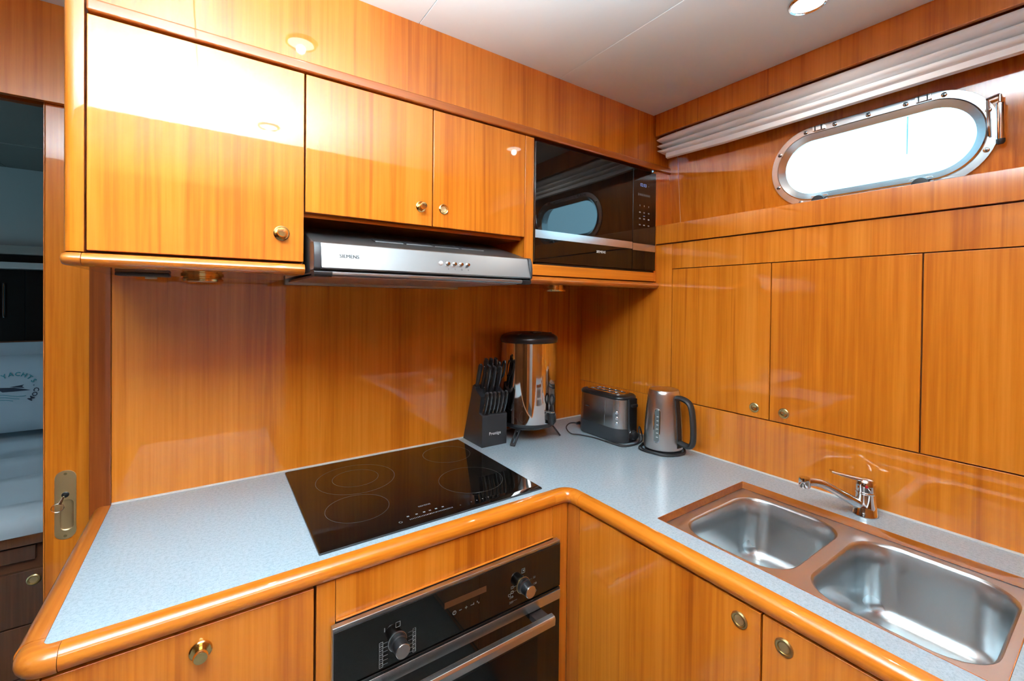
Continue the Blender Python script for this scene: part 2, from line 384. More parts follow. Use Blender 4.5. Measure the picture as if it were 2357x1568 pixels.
for (y, z) in ((-0.844, 1.939), (-0.844, 1.834), (-0.924, 1.990), (-1.002, 1.990), (-1.083, 1.989), (-1.164, 1.988), (-1.238, 1.983), (-1.316, 1.921), (-1.317, 1.825), (-0.905, 1.772)):
    u, v = -y, (z-1.752)/PV.z
    # pull onto the flange centre line
    cu = min(max(u, PCU-OL+OH), PCU+OL-OH); d = Vector((u-cu, v-PCV)); d = d.normalized()*(OH-0.0105)
    s_ = obj('screw', MB().lathe([(0.0062, 0), (0.006, 0.002), (0.0045, 0.003), (0, 0.0031)], pp(cu+d.x, PCV+d.y, -0.0055), -PN, 14), 'chrome', win)
    c_ = pp(cu+d.x, PCV+d.y, -0.0087)
    sm = MB()
    for q in (0.7, 0.7+PI/2):
        a = PU*math.cos(q)*0.0036 + PV*math.sin(q)*0.0036; p_ = PU*math.cos(q+PI/2)*0.0007 + PV*math.sin(q+PI/2)*0.0007
        sm.add([c_-a-p_, c_+a-p_, c_+a+p_, c_-a+p_], [(0, 1, 2, 3)])
    obj('slot', sm, 'dark_grey', s_, smooth=False)
for y in (-0.961, -1.200):
    h = obj('hinge', MB().prism(rrect(-y, PCV+OH-0.0085, 0.016, 0.0075, 0.002, 2), pp, -0.013, -0.004), 'chrome', win, bevel=0.0008)
    for k in (-1, 1):
        obj('hinge_gap', MB().prism(rrect(-y+k*0.0085, PCV+OH-0.0085, 0.0016, 0.0072, 0.0005, 2), pp, -0.0138, -0.012), 'dark_grey', h)
for y in (-0.958, -1.194):
    k_ = obj('latch_knob', MB().lathe([(0.019, 0), (0.020, 0.006), (0.018, 0.012), (0, 0.014)], pp(-y, 0.016, -0.010), -PN, 24), 'rubber', win)
    obj('latch_lug', MB().prism(rrect(-y, 0.026, 0.026, 0.010, 0.008, 4), pp, -0.009, -0.003), 'porthole_steel', win, bevel=0.001)
stay = obj('stay_arm', MB().tube([pp(1.316, 0.190, -0.018), pp(1.316, 0.188, -0.020), pp(1.318, 0.106, -0.012)], 0.0028, 8), 'chrome', win)
obj('stay_link', MB().tube([pp(1.314, 0.192, -0.020), pp(1.337, 0.196, -0.022)], 0.0032, 8), 'chrome', stay)
obj('stay_tube', MB().tube([pp(1.337, 0.196, -0.022), pp(1.337, 0.180, -0.022), pp(1.337, 0.176, -0.022), pp(1.338, 0.092, -0.022)], [0.003, 0.0032, 0.0075, 0.0075], 12), 'chrome', stay)
obj('stay_tip', MB().lathe([(0.0078, 0), (0.0078, 0.008), (0.005, 0.012), (0, 0.013)], pp(1.338, 0.093, -0.022), -PV, 12), 'rubber', stay)
# what lies outside the porthole
tag(bx('white_hull', (2.6, -4.2, 0.4), (3.3, 3.0, 1.62), 'hull_white', bevel=0.03), 'white boat side seen through the porthole', 'boat')
tag(obj('mooring_mast', MB().tube([(3.0, -0.82, 2.24), (3.0, -0.82, 3.4)], [0.002, 0.012], 12), 'steel_mast'), 'slim dark mast outside the porthole', 'mast')

# ------------------------------------------------------------------ folded blind under the pelmet
bl = thing('roman_blind', (1.47, -1.2, 2.0), 'white fabric blind folded up under the pelmet above the porthole', 'blind')
def fold(name, z0, z1, xf, xb, y0, pinch):
    n = 14; loops = []
    ys = [y0, y0-0.012, y0-0.05, y0-0.2, y0-0.55, y0-1.0, -1.652]
    for i, y in enumerate(ys):
        g = (0.28, 0.62, 0.85, 0.95, 1.0, 1.0, 1.0)[i]
        zc = (z0+z1)/2 + pinch*(1-min(1, i/4)); hz = (z1-z0)/2*g*1.08
        loops.append([Vector((xb - (xb-xf)*max(0.0, math.cos(PI/2*(j/(n-1)*2-1)))**0.6*(0.85+0.15*g), y, zc + hz*math.sin((j/(n-1)*2-1)*PI/2))) for j in range(n)])
    return obj(name, MB().loft(loops), 'blind_fabric', bl)
fold('fold', 2.069, 2.103, 1.4475, 1.50, -0.428, 0.006)
fold('fold', 2.045, 2.0695, 1.446, 1.50, -0.430, 0.010)
fold('fold', 2.019, 2.0455, 1.447, 1.50, -0.432, 0.016)
fl = [[Vector((x, y, z)) for x, z in ((1.458, 2.006), (1.456, 2.014), (1.462, 2.030), (1.472, 2.032), (1.476, 2.008), (1.468, 2.003))] for y in (-0.468, -0.70, -1.652)]
for q in fl[0]: q.z += 0.008
obj('hem_bar', MB().loft(fl), 'blind_fabric', bl)

# ------------------------------------------------------------------ ceiling downlights
def downlight(x, y, label, e):
    t = thing('ceiling_light', (x, y, CZ), label, 'ceiling light', 'ceiling downlights')
    obj('bezel', MB().lathe([(0.043, 0.0), (0.043, -0.003), (0.040, -0.007), (0.035, -0.006), (0.033, -0.001), (0.033, 0.0)], (x, y, CZ)), 'chrome', t)
    obj('lens', MB().lathe([(0.0335, 0.0), (0.033, -0.004), (0.02, -0.006), (0, -0.0065)], (x, y, CZ)), 'lamp_glow', t)
    l = light('ceiling_lamp', 'SPOT', (x, y, CZ-0.009), (x, y, 0), e, (1.0, 0.96, 0.90), spot_size=math.radians(150), spot_blend=0.5, shadow_soft_size=0.012)
    l.parent = t; l.location = (0, 0, -0.020)
downlight(1.205, -1.056, 'lit round downlight in the ceiling in front of the porthole', 9.0)
downlight(0.21, -0.70, 'lit round downlight in the ceiling above the cooktop', 4.0)
downlight(0.20, -1.46, 'lit round downlight in the ceiling behind the camera', 1.5)

# ------------------------------------------------------------------ wall cabinets
g_wall = 'wall cabinets on the back wall'
uc = thing('wall_cabinet', (0.0, -0.2, 1.503), 'wide single-door teak wall cabinet left of the cooker hood', 'cabinet', g_wall)
bx('carcass', (-0.222, -0.405, 1.5285), (0.1765, -0.001, CZ), 'carcass', uc, bevel=0)
bx('end_panel', (-0.2235, -0.404, 1.5285), (-0.2222, -0.001, CZ), 'teak_z', uc, bevel=0)
obj('corner_stile', MB().prism([(-0.2235, -0.3995), (-0.2235, -0.411), (-0.221, -0.419), (-0.215, -0.4245), (-0.207, -0.4265), (-0.1945, -0.4265), (-0.1945, -0.3995)], fxy, 1.529, CZ), 'teak_z', uc, bevel=0.0006)
d1 = bx('door', (-0.1915, YF, 1.5325), (0.1752, -0.4065, 1.9685), 'teak_z', uc, bevel=0.0016)
push_knob(d1, (0.1293, YF, 1.5945), (0, -1, 0))
bx('bottom_board', (-0.222, -0.405, 1.5045), (0.1765, -0.001, 1.528), 'red_x', uc, bevel=0)
NZ = [(-0.407, 1.5275), (-0.424, 1.5275), (-0.433, 1.525), (-0.438, 1.5195), (-0.4395, 1.515), (-0.438, 1.510), (-0.433, 1.505), (-0.424, 1.5025), (-0.407, 1.5025)]
obj('nosing', MB().prism(NZ, fyz, -0.1965, 0.1765), 'teak_x', uc, bevel=0.0004)
L = []
for x, k in ((-0.1972, 1.0), (-0.212, 0.99), (-0.219, 0.90), (-0.2235, 0.70), (-0.2250, 0.35)):
    L.append([Vector((x, -0.407 + (y+0.407)*(0.6+0.4*k), 1.515 + (z-1.515)*(0.35+0.65*k))) for y, z in NZ])
obj('nosing_end', MB().loft(L), 'red_x', uc, ang=60)
uc2 = thing('wall_cabinet', (0.49, -0.2, 1.648), 'short double-door teak wall cabinet above the cooker hood', 'cabinet', g_wall)
bx('carcass', (0.178, -0.405, 1.650), (0.8105, -0.001, CZ), 'carcass', uc2, bevel=0)
bx('bottom_board', (0.178, -0.405, 1.640), (0.8105, -0.001, 1.6495), 'teak_x', uc2, bevel=0)
da = bx('door', (0.1785, YF, 1.649), (0.4962, -0.4065, 1.9685), 'teak_z', uc2, bevel=0.0016)
push_knob(da, (0.4636, YF, 1.6985), (0, -1, 0), 0.0145)
db = bx('door', (0.4992, YF, 1.649), (0.8095, -0.4065, 1.9685), 'teak_z', uc2, bevel=0.0016)
flush_pull(db, (0.5304, YF, 1.700), (0, -1, 0), 0.0145, mats=('brass', 'brass_gold'))
uc3 = thing('wall_cabinet', (1.13, -0.2, 1.503), 'open teak wall cabinet housing the microwave in the corner', 'cabinet', g_wall)
bx('left_stile', (0.8115, -0.4245, 1.5315), (0.8455, -0.001, 1.9685), 'teak_z', uc3, bevel=0.001)
bx('right_stile', (1.4495, -0.4245, 1.5315), (1.4645, -0.001, 1.9685), 'teak_z', uc3, bevel=0.001)
bx('bottom_rail', (0.846, -0.4245, 1.5315), (1.449, -0.001, 1.5665), 'teak_x', uc3, bevel=0.001)
bx('niche_back', (0.8455, -0.02, 1.567), (1.4495, -0.001, 1.9685), 'black_matte', uc3, bevel=0)
bx('top_board', (0.8115, -0.40, 1.969), (1.4645, -0.001, CZ), 'carcass', uc3, bevel=0)
bx('bottom_board', (0.8115, -0.405, 1.5045), (1.4645, -0.001, 1.531), 'red_x', uc3, bevel=0)
bx('ledge_filler', (1.4655, -0.4235, 1.7525), (1.575, -0.405, 1.9725), 'teak_z', uc3, bevel=0.0006)
obj('nosing', MB().prism(NZ, fyz, 0.8115, 1.4645), 'red_x', uc3, bevel=0.0004)

# under-cabinet lamps and the little reader under the left cabinet
for x, y, lb in ((-0.02, -0.16, 'brass rimmed puck lamp under the wide left wall cabinet'), (1.15, -0.17, 'brass rimmed puck lamp under the microwave cabinet')):
    t = thing('puck_lamp', (x, y, 1.5045), lb, 'lamp', 'puck lamps under the wall cabinets')
    obj('housing', MB().lathe([(0.046, 0.0), (0.046, -0.004), (0.042, -0.006), (0.042, -0.009), (0.0455, -0.011), (0.044, -0.0155), (0.034, -0.0165), (0.034, -0.014), (0.0, -0.014)], (x, y, 1.5045)), 'brass', t)
    obj('lens', MB().lathe([(0.033, -0.0135), (0.03, -0.017), (0, -0.018)], (x, y, 1.5045)), 'lens_clear', t)
rd = thing('cabinet_sensor', (-0.13, -0.16, 1.5045), 'flat black strip with a cream tag under the left wall cabinet', 'sensor')
bx('strip', (-0.185, -0.19, 1.4965), (-0.085, -0.14, 1.5045), 'dark_grey', rd, bevel=0.002)
bx('tag', (-0.135, -0.150, 1.4915), (-0.112, -0.140, 1.4964), 'tag_cream', rd, bevel=0.001)

# ------------------------------------------------------------------ cooker hood
hd = thing('cooker_hood', (0.48, -0.25, 1.50), 'slim stainless steel cooker hood with push buttons under the double-door cabinet', 'cooker hood')
HX0, HX1 = 0.1835, 0.785
obj('body', MB().prism([(-0.001, 1.515), (-0.470, 1.505), (-0.486, 1.513), (-0.484, 1.5735), (-0.26, 1.6385), (-0.001, 1.6385)], fyz, HX0+0.002, HX1-0.002), 'steel_hood', hd, bevel=0.002)
obj('front_panel', MB().prism([(-0.484, 1.5135), (-0.5000, 1.5135), (-0.5035, 1.5165), (-0.4885, 1.5710), (-0.4865, 1.5735), (-0.484, 1.5745)], fyz, HX0+0.016, HX1-0.008), 'steel_hood', hd, bevel=0.0008)
for a, b_ in ((HX0, HX0+0.0155), (HX1-0.0075, HX1)):
    obj('end_cap', MB().prism([(-0.45, 1.510), (-0.497, 1.511), (-0.5025, 1.516), (-0.5035, 1.540), (-0.4995, 1.563), (-0.493, 1.5745), (-0.45, 1.580)], fyz, a, b_), 'dark_grey', hd, bevel=0.002)
obj('visor_bar', MB().prism([(-0.470, 1.4985), (-0.492, 1.4985), (-0.4965, 1.502), (-0.4965, 1.508), (-0.492, 1.5115), (-0.470, 1.5115)], fyz, HX0+0.04, HX1-0.032), 'steel_hood', hd, bevel=0.001)
for a, b_ in ((HX0+0.001, HX0+0.040), (HX1-0.032, HX1-0.001)):
    obj('visor_clip', MB().prism([(-0.465, 1.4965), (-0.494, 1.4965), (-0.4985, 1.501), (-0.4985, 1.508), (-0.493, 1.513), (-0.465, 1.513)], fyz, a, b_), 'black_plastic', hd, bevel=0.0015)
for a, b_ in ((HX0+0.012, 0.4835), (0.485, HX1-0.012)):
    bx('grease_filter', (a, -0.462, 1.4975), (b_, -0.03, 1.5035), 'filter_metal', hd, bevel=0.001)
bx('rear_channel', (HX0+0.002, -0.03, 1.490), (HX1-0.002, -0.001, 1.515), 'steel_hood', hd, bevel=0.001)
sl = Vector((0, 0.224, 0.065)).normalized(); sn = Vector((0, -0.065, 0.224)).normalized()
for i in range(4):
    x0 = 0.345 + i*0.083; c = Vector((x0, -0.412, 1.5945)) + sn*0.0005
    v = MB(); q = 0.074
    v.loft([[c, c+Vector((q, 0, 0)), c+Vector((q, 0, 0))+sl*0.045, c+sl*0.045], [p_ + sn*0.0012 for p_ in (c, c+Vector((q, 0, 0)), c+Vector((q, 0, 0))+sl*0.045, c+sl*0.045)]])
    sv = obj('vent_slot', v, 'dark_grey', hd, smooth=False)
    e = c + sn*0.0012
    obj('vent_lip', MB().tube([e, e+Vector((q, 0, 0))], 0.0016, 6), 'steel_hood', sv)
for i in range(5):
    x = 0.490 + i*0.0197; c = (x, -0.4958, 1.5430)
    obj('button', MB().lathe([(0.0062, 0), (0.0062, 0.002), (0.0045, 0.0035), (0, 0.004)] if i == 0 else [(0.0062, 0), (0.0058, 0.0015), (0.0048, 0.0022), (0.0046, 0.0075), (0.0035, 0.009), (0, 0.0095)], c, (0, -1, 0), 16), 'print_white' if i == 0 else 'chrome', hd)
    if i: text('button_mark', 'IIO0'[i-1], 0.007, (x, -0.5008, 1.5285), (1, 0, 0), (0, 0.266, 0.964), 'print_black', hd)
text('lettering', 'SIEMENS', 0.0118, (0.2605, -0.4963, 1.5445), (1, 0, 0), (0, 0.266, 0.964), 'print_black', hd, bold=0.00035)

# ------------------------------------------------------------------ microwave
mw = thing('microwave', (1.146, -0.22, 1.5665), 'black glass built-in microwave with steel strip and blue clock', 'microwave')
bx('body', (0.862, -0.400, 1.571), (1.432, -0.03, 1.955), 'black_matte', mw, bevel=0.002)
bx('side_frame', (0.8475, -0.426, 1.574), (0.8530, -0.40, 1.957), 'steel_fine', mw, bevel=0.001)
dr = bx('door', (0.8465, -0.4325, 1.5735), (1.3108, -0.4265, 1.957), 'black_glass', mw, bevel=0.0008)
bx('door_back', (0.856, -0.4262, 1.576), (1.309, -0.4005, 1.953), 'black_matte', mw, bevel=0.001)
cp = bx('control_panel', (1.3128, -0.4325, 1.5735), (1.4478, -0.4265, 1.957), 'black_glass', mw, bevel=0.0008)
bx('panel_back', (1.314, -0.4262, 1.576), (1.440, -0.4005, 1.953), 'black_matte', mw, bevel=0.001)
bx('trim_strip', (0.8465, -0.4335, 1.6505), (1.3108, -0.4326, 1.6765), 'steel_fine', dr, bevel=0.0002)
bx('trim_strip', (1.3128, -0.4335, 1.6465), (1.4478, -0.4326, 1.6735), 'steel_fine', cp, bevel=0.0002)
bx('bottom_vent', (0.856, -0.424, 1.5670), (1.44, -0.41, 1.5725), 'black_plastic', mw, bevel=0.0005)
text('lettering', 'SIEMENS', 0.0125, (1.144, -0.4327, 1.6255), (1, 0, 0), (0, 0, 1), 'print_white', dr, bold=0.0003)
text('clock', '02:03', 0.017, (1.371, -0.4327, 1.899), (1, 0, 0), (0, 0, 1), 'display_blue', cp, 0.0003)
km = MB()
def flat(mb, x, z, w, h, y=-0.43275): mb.add([(x-w/2, y, z-h/2), (x+w/2, y, z-h/2), (x+w/2, y, z+h/2), (x-w/2, y, z+h/2)], [(0, 1, 2, 3)])
for i in range(15): flat(km, 1.342+i*0.0048, 1.862, 0.0022, 0.008 if i else 0.010)
flat(km, 1.402, 1.899, 0.006, 0.0015)
for r_, z in enumerate((1.820, 1.794, 1.770, 1.746)):
    for c_, x in enumerate((1.352, 1.377, 1.404)):
        w, h = ((0.004, 0.006), (0.009, 0.005), (0.010, 0.005), (0.010, 0.004))[r_]; flat(km, x, z, w, h)
obj('key_marks', km, 'print_grey', cp, smooth=False)['kind'] = 'stuff'
kb = MB(); flat(kb, 1.377, 1.781, 0.010, 0.0016); obj('key_light', kb, 'display_blue', cp, smooth=False)

# ------------------------------------------------------------------ wall cupboards on the right
for i, (y0, y1, px, lb) in enumerate(((-0.5005, -0.8600, -0.8152, 'narrow flush teak cupboard door above the kettle'),
                                  (-0.8630, -1.2190, -0.9047, 'flush teak cupboard door above the sink, middle of three'),
                                  (-1.2220, -1.5800, None, 'flush teak cupboard door cut off by the right picture edge'))):
    t = thing('wall_cupboard', (1.478, (y0+y1)/2, 1.074), lb, 'cupboard', 'flush cupboards in the right wall')
    d = bx('door', (BX1, y1, 1.0755), (1.4775, y0, 1.5765), 'teak_z', t, bevel=0.0012)
    if px: flush_pull(d, (BX1, px, 1.1062), (-1, 0, 0), 0.0155, mats=('brass_dull', 'brass'))
tag(bx('cupboard_filler', (BX1, -1.655, 1.0755), (1.4775, -1.583, 1.5765), 'teak_z', bevel=0.001), 'flush teak panel at the far right of the cupboards', 'panel')

# ------------------------------------------------------------------ worktop
wt = thing('worktop', (0.3, -0.3, 0.86), 'L-shaped pale blue-grey speckled worktop with rounded teak edging', 'worktop')
arc = [(0.833+0.045*math.cos(a), -0.613+0.045*math.sin(a)) for a in [PI/2*(1-i/8) for i in range(9)]]
outer = [(BX0, -0.0005), (BX0, -0.568)] + arc + [(0.878, -1.652), (BX1-0.0005, -1.652), (BX1-0.0005, -0.0005)]
SX0, SX1, SY0, SY1 = 0.930, 1.345, -1.432, -0.842
shole = rrect((SX0+SX1)/2, (SY0+SY1)/2, (SX1-SX0)/2, (SY1-SY0)/2, 0.004, 2)
obj('slab', MB().holes(outer, [shole], fxy, 0.872, 0.9), 'laminate', wt, smooth=False)
lin = rrect((SX0+SX1)/2, (SY0+SY1)/2, (SX1-SX0)/2-0.0003, (SY1-SY0)/2-0.0003, 0.004, 2)
lin2 = rrect((SX0+SX1)/2, (SY0+SY1)/2, (SX1-SX0)/2-0.0016, (SY1-SY0)/2-0.0016, 0.003, 2)
obj('sink_lipping', MB().holes(lin, [lin2], fxy, 0.8795, 0.9004), 'red_y', wt, bevel=0.0002)
def sweep(path, wide=0.011):
    pr = [(0.0003, 0.9005), (wide, 0.9015)] + [(wide+0.020*math.sin(a), 0.8815+0.020*math.cos(a)) for a in [PI*i/12 for i in range(1, 12)]] + [(wide, 0.8615), (0.0003, 0.8615)]
    pts = [Vector((x, y)) for x, y in path]; loops = []
    for i, p_ in enumerate(pts):
        ns = []
        if i: d = (p_-pts[i-1]).normalized(); ns.append(Vector((d.y, -d.x)))
        if i < len(pts)-1: d = (pts[i+1]-p_).normalized(); ns.append(Vector((d.y, -d.x)))
        n = sum(ns, Vector((0, 0))).normalized(); k = 1/max(0.5, n.dot(ns[0]))
        loops.append([Vector((p_.x+n.x*o_*k, p_.y+n.y*o_*k, z)) for o_, z in pr])
    return MB().loft(loops)
obj('side_edging', sweep([(BX0, -0.001), (BX0, -0.5475)], 0.016), 'red_y', wt)
cpts = [(BX0, -0.548), (BX0, -0.556)] + [(BX0+0.012-0.012*math.cos(a), -0.556-0.012*math.sin(a)) for a in [PI/2*i/8 for i in range(1, 9)]] + [(BX0+0.022, -0.568)]
obj('corner_edging', sweep(cpts, 0.0135), 'red_x', wt, ang=60)
obj('front_edging', sweep([(BX0+0.0225, -0.568), (0.8025, -0.568)]), 'teak_x', wt)
obj('inner_corner_edging', sweep([(0.803, -0.568)] + arc + [(0.878, -0.639)]), 'teak_x', wt, ang=60)
obj('right_edging', sweep([(0.878, -0.6395), (0.878, -1.652)]), 'teak_y', wt)

# ------------------------------------------------------------------ lower cabinets
FY, FXR = -0.587, 0.859
g_low = 'lower teak cabinets'
lc = thing('base_cabinet', (-0.02, -0.3, 0.0), 'teak base cabinet with a brass knob left of the oven', 'cabinet', g_low)
bx('carcass', (-0.214, -0.567, 0.08), (0.1765, -0.005, 0.8605), 'carcass', lc, bevel=0)
bx('end_panel', (-0.232, FY, 0.0), (-0.2145, -0.005, 0.861), 'teak_z', lc, bevel=0.001)
d = bx('door', (-0.2135, FY, 0.10), (0.1728, -0.5675, 0.858), 'teak_z', lc, bevel=0.0015)
push_knob(d, (-0.0143, FY, 0.816), (0, -1, 0), 0.0175)
bx('plinth', (-0.214, -0.54, 0.0), (0.1765, -0.52, 0.079), 'red_x', lc)
oh = thing('oven_housing', (0.5, -0.3, 0.0), 'teak surround framing the built-in oven below the cooktop', 'cabinet', g_low)
bx('left_stile', (0.1772, FY, 0.0), (0.2140, -0.02, 0.8612), 'teak_z', oh, bevel=0.001)
bx('fascia_board', (0.2148, FY, 0.7745), (0.8020, -0.567, 0.8612), 'teak_z', oh, bevel=0.001)
bx('fascia_bead', (0.2150, FY-0.004, 0.7735), (0.8018, FY-0.0005, 0.7775), 'teak_x', oh, bevel=0.001)
bx('right_stile', (0.8028, FY, 0.0), (FXR-0.0005, -0.02, 0.8612), 'teak_z', oh, bevel=0.001)
bx('lower_board', (0.2148, FY, 0.0), (0.8020, -0.567, 0.168), 'teak_z', oh, bevel=0.001)
sb = thing('sink_cabinet', (1.1, -1.2, 0.0), 'teak sink base cabinet with two flush brass catches below the sink', 'cabinet', g_low)
bx('corner_post', (FXR, -0.6365, 0.0), (0.88, FY+0.0005, 0.8612), 'red_z', sb, bevel=0.001)
bx('carcass', (0.8795, -1.652, 0.05), (0.8990, -0.6370, 0.862), 'carcass', sb, bevel=0)
d = bx('door', (FXR, -1.1308, 0.09), (0.879, -0.6378, 0.858), 'teak_z', sb, bevel=0.0015)
flush_pull(d, (FXR, -1.0910, 0.8220), (-1, 0, 0), 0.0160)
d = bx('door', (FXR, -1.62, 0.09), (0.879, -1.1342, 0.858), 'teak_z', sb, bevel=0.0015)
flush_pull(d, (FXR, -1.1725, 0.8210), (-1, 0, 0), 0.0160)
bx('end_stile', (FXR, -1.652, 0.09), (0.879, -1.6235, 0.858), 'teak_z', sb, bevel=0.0015)
bx('plinth', (0.90, -1.652, 0.0), (0.92, -0.63, 0.08), 'red_y', sb)

# ------------------------------------------------------------------ oven
ov = thing('oven', (0.509, -0.35, 0.17), 'black glass built-in oven with steel handle and two dials under the cooktop', 'oven')
OX0, OX1, OY = 0.2045, 0.8135, -0.608
bx('body', (0.222, -0.566, 0.175), (0.796, -0.06, 0.765), 'dark_grey', ov, bevel=0.002)
bx('panel_frame', (OX0, OY+0.0015, 0.6435), (OX1, FY-0.0045, 0.7725), 'steel', ov, bevel=0.001)
cpn = bx('control_panel', (OX0+0.002, OY-0.0015, 0.6455), (OX1-0.001, OY+0.001, 0.7650), 'black_glass', ov, bevel=0.0008)
dr = bx('door', (OX0, OY, 0.175), (OX1, FY-0.0045, 0.6405), 'black_glass', ov, bevel=0.001)
bx('door_strip', (OX0+0.001, OY-0.0022, 0.608), (OX1, OY-0.0002, 0.634), 'steel_fine', dr, bevel=0.0005)
bx('door_window', (0.29, OY-0.0006, 0.24), (0.735, OY-0.0001, 0.53), 'glass_dark', dr, bevel=0)
h = obj('handle', MB().prism([(-0.640, 0.583), (-0.652, 0.580), (-0.6575, 0.584), (-0.659, 0.602), (-0.655, 0.6075), (-0.643, 0.609), (-0.639, 0.606)], fyz, 0.262, 0.756), 'steel_fine', ov, bevel=0.001)
for a, b_ in ((0.272, 0.312), (0.706, 0.746)):
    obj('bracket', MB().prism([(OY-0.0005, 0.590), (-0.640, 0.588), (-0.643, 0.6065), (OY-0.0005, 0.604)], fyz, a, b_), 'black_plastic', h, bevel=0.001)
yo = OY-0.0017
bx('clock_display', (0.454, yo-0.0002, 0.7175), (0.569, yo+0.0006, 0.7325), 'display_off', cpn, bevel=0)
for kx, kz in ((0.3400, 0.6925), (0.6830, 0.6925)):
    kn = obj('dial', MB().lathe([(0.0205, 0), (0.0205, 0.002), (0.0185, 0.003), (0.0185, 0.011), (0.0165, 0.0125), (0.0160, 0.032), (0.0155, 0.0335)], (kx, yo, kz), (0, -1, 0), 32), 'black_plastic', ov)
    obj('collar', MB().lathe([(0.0215, 0), (0.0215, 0.0018), (0.0195, 0.0022), (0.0195, 0)], (kx, yo, kz), (0, -1, 0), 32), 'brass_dull' if kx > 0.5 else 'steel', kn)
    obj('dial_face', MB().lathe([(0.0158, 0.0322), (0.0158, 0.0350), (0.0150, 0.0358), (0, 0.0358)], (kx, yo, kz), (0, -1, 0), 32), 'steel_fine', kn)
pm = MB()
def fo(x, z, w, h_): flat(pm, x, z, w, h_, yo-0.0002)
def box_outline(x, z, w, h_, t=0.0011):
    fo(x, z+h_/2, w, t); fo(x, z-h_/2, w, t); fo(x-w/2, z, t, h_); fo(x+w/2, z, t, h_)
box_outline(0.341, 0.7295, 0.010, 0.011); fo(0.311, 0.729, 0.002, 0.009)
for i in range(6):
    box_outline(0.3035, 0.7005-i*0.0092, 0.0075, 0.0085); fo(0.313, 0.7005-i*0.0092, 0.011, 0.0008); fo(0.3035, 0.7005-i*0.0092, 0.004, 0.001)
    box_outline(0.379, 0.7010-i*0.0092, 0.0065, 0.0080); fo(0.370, 0.7010-i*0.0092, 0.010, 0.0008); fo(0.379, 0.7010-i*0.0092, 0.003, 0.001)
box_outline(0.683, 0.731, 0.010, 0.011); fo(0.684, 0.731, 0.004, 0.004); fo(0.683, 0.7155, 0.0012, 0.005)
for z in (0.6985, 0.6860): box_outline(0.648, z, 0.007, 0.006); fo(0.658, z, 0.010, 0.0008)
box_outline(0.639, 0.681, 0.006, 0.006); fo(0.706, 0.700, 0.012, 0.0008); fo(0.658, 0.662, 0.012, 0.0008)
fo(0.496, 0.700, 0.007, 0.0013); fo(0.512, 0.700, 0.007, 0.0013); fo(0.512, 0.700, 0.0013, 0.007)
fo(0.528, 0.700, 0.008, 0.0012); fo(0.533, 0.701, 0.0015, 0.005); fo(0.543, 0.702, 0.002, 0.004); fo(0.547, 0.698, 0.002, 0.004)
for i in range(12):
    a = 2*PI*i/12; fo(0.480+0.0042*math.cos(a), 0.6995+0.0042*math.sin(a), 0.0017, 0.0017)
fo(0.480, 0.701, 0.001, 0.004)
obj('symbols', pm, 'print_grey', cpn, smooth=False)['kind'] = 'stuff'
for s_, x, z in (('50', 0.720, 0.7005), ('100', 0.722, 0.6825), ('150', 0.722, 0.662), ('200', 0.645, 0.6605), ('250', 0.645, 0.6735)):
    text('dial_number', s_, 0.0085, (x, yo-0.0001, z), (1, 0, 0), (0, 0, 1), 'print_grey', cpn)

# ------------------------------------------------------------------ cooktop
hb = thing('cooktop', (0.49, -0.285, 0.9), 'black glass ceramic cooktop with four ring zones set in the worktop', 'cooktop')
hob_o = rrect(0.4915, -0.2855, 0.3025, 0.2635, 0.003, 2)
obj('frame', MB().prism(hob_o, fxy, 0.9001, 0.9042), 'dark_grey', hb, bevel=0.0006)
gl_ = MB().loft([[Vector((x, y, 0.9043)) for x, y in rrect(0.4915, -0.2855, 0.3015, 0.2625, 0.003, 2)],
                 [Vector((x, y, 0.9046)) for x, y in rrect(0.4915, -0.2855, 0.3010, 0.2620, 0.003, 2)],
                 [Vector((x, y, 0.9065)) for x, y in rrect(0.4915, -0.2810, 0.2990, 0.2540, 0.003, 2)]])
glass = obj('glass', gl_, 'black_glass', hb, ang=10)
zh = 0.90662
def ring2d(cx, cy, r, t=0.0007):
    return MB().holes(circ(cx, cy, r+t/2, 64), [circ(cx, cy, r-t/2, 64)], fxy, zh-0.0001, zh)
for cx, cy, r in ((0.313, -0.386, 0.0785), (0.360, -0.193, 0.112), (0.360, -0.188, 0.0655), (0.647, -0.387, 0.096), (0.682, -0.150, 0.082)):
    obj('zone_ring', ring2d(cx, cy, r), 'print_dim', glass, smooth=False)
hm = MB()
def fh(x, y, w, d_): hm.add([(x-w/2, y-d_/2, zh), (x+w/2, y-d_/2, zh), (x+w/2, y+d_/2, zh), (x-w/2, y+d_/2, zh)], [(0, 1, 2, 3)])
for i in range(29): fh(0.4035+i*0.0041, -0.5185, 0.0018, 0.005)
for x in (0.404, 0.427, 0.447, 0.463, 0.480, 0.499): fh(x, -0.5015, 0.006, 0.005)
for i in range(10): fh(0.379+0.004*math.cos(i*PI/5), -0.519+0.004*math.sin(i*PI/5), 0.0018, 0.0018)
for x in (0.542, 0.575, 0.592, 0.61, 0.628): fh(x, -0.5185, 0.003, 0.003)
obj('touch_scale', hm, 'print_grey', glass, smooth=False)['kind'] = 'stuff'
text('lettering', 'SIEMENS', 0.0092, (0.462, -0.468, zh), (1, 0, 0), (0, 1, 0), 'print_grey', glass, bold=0.0002)

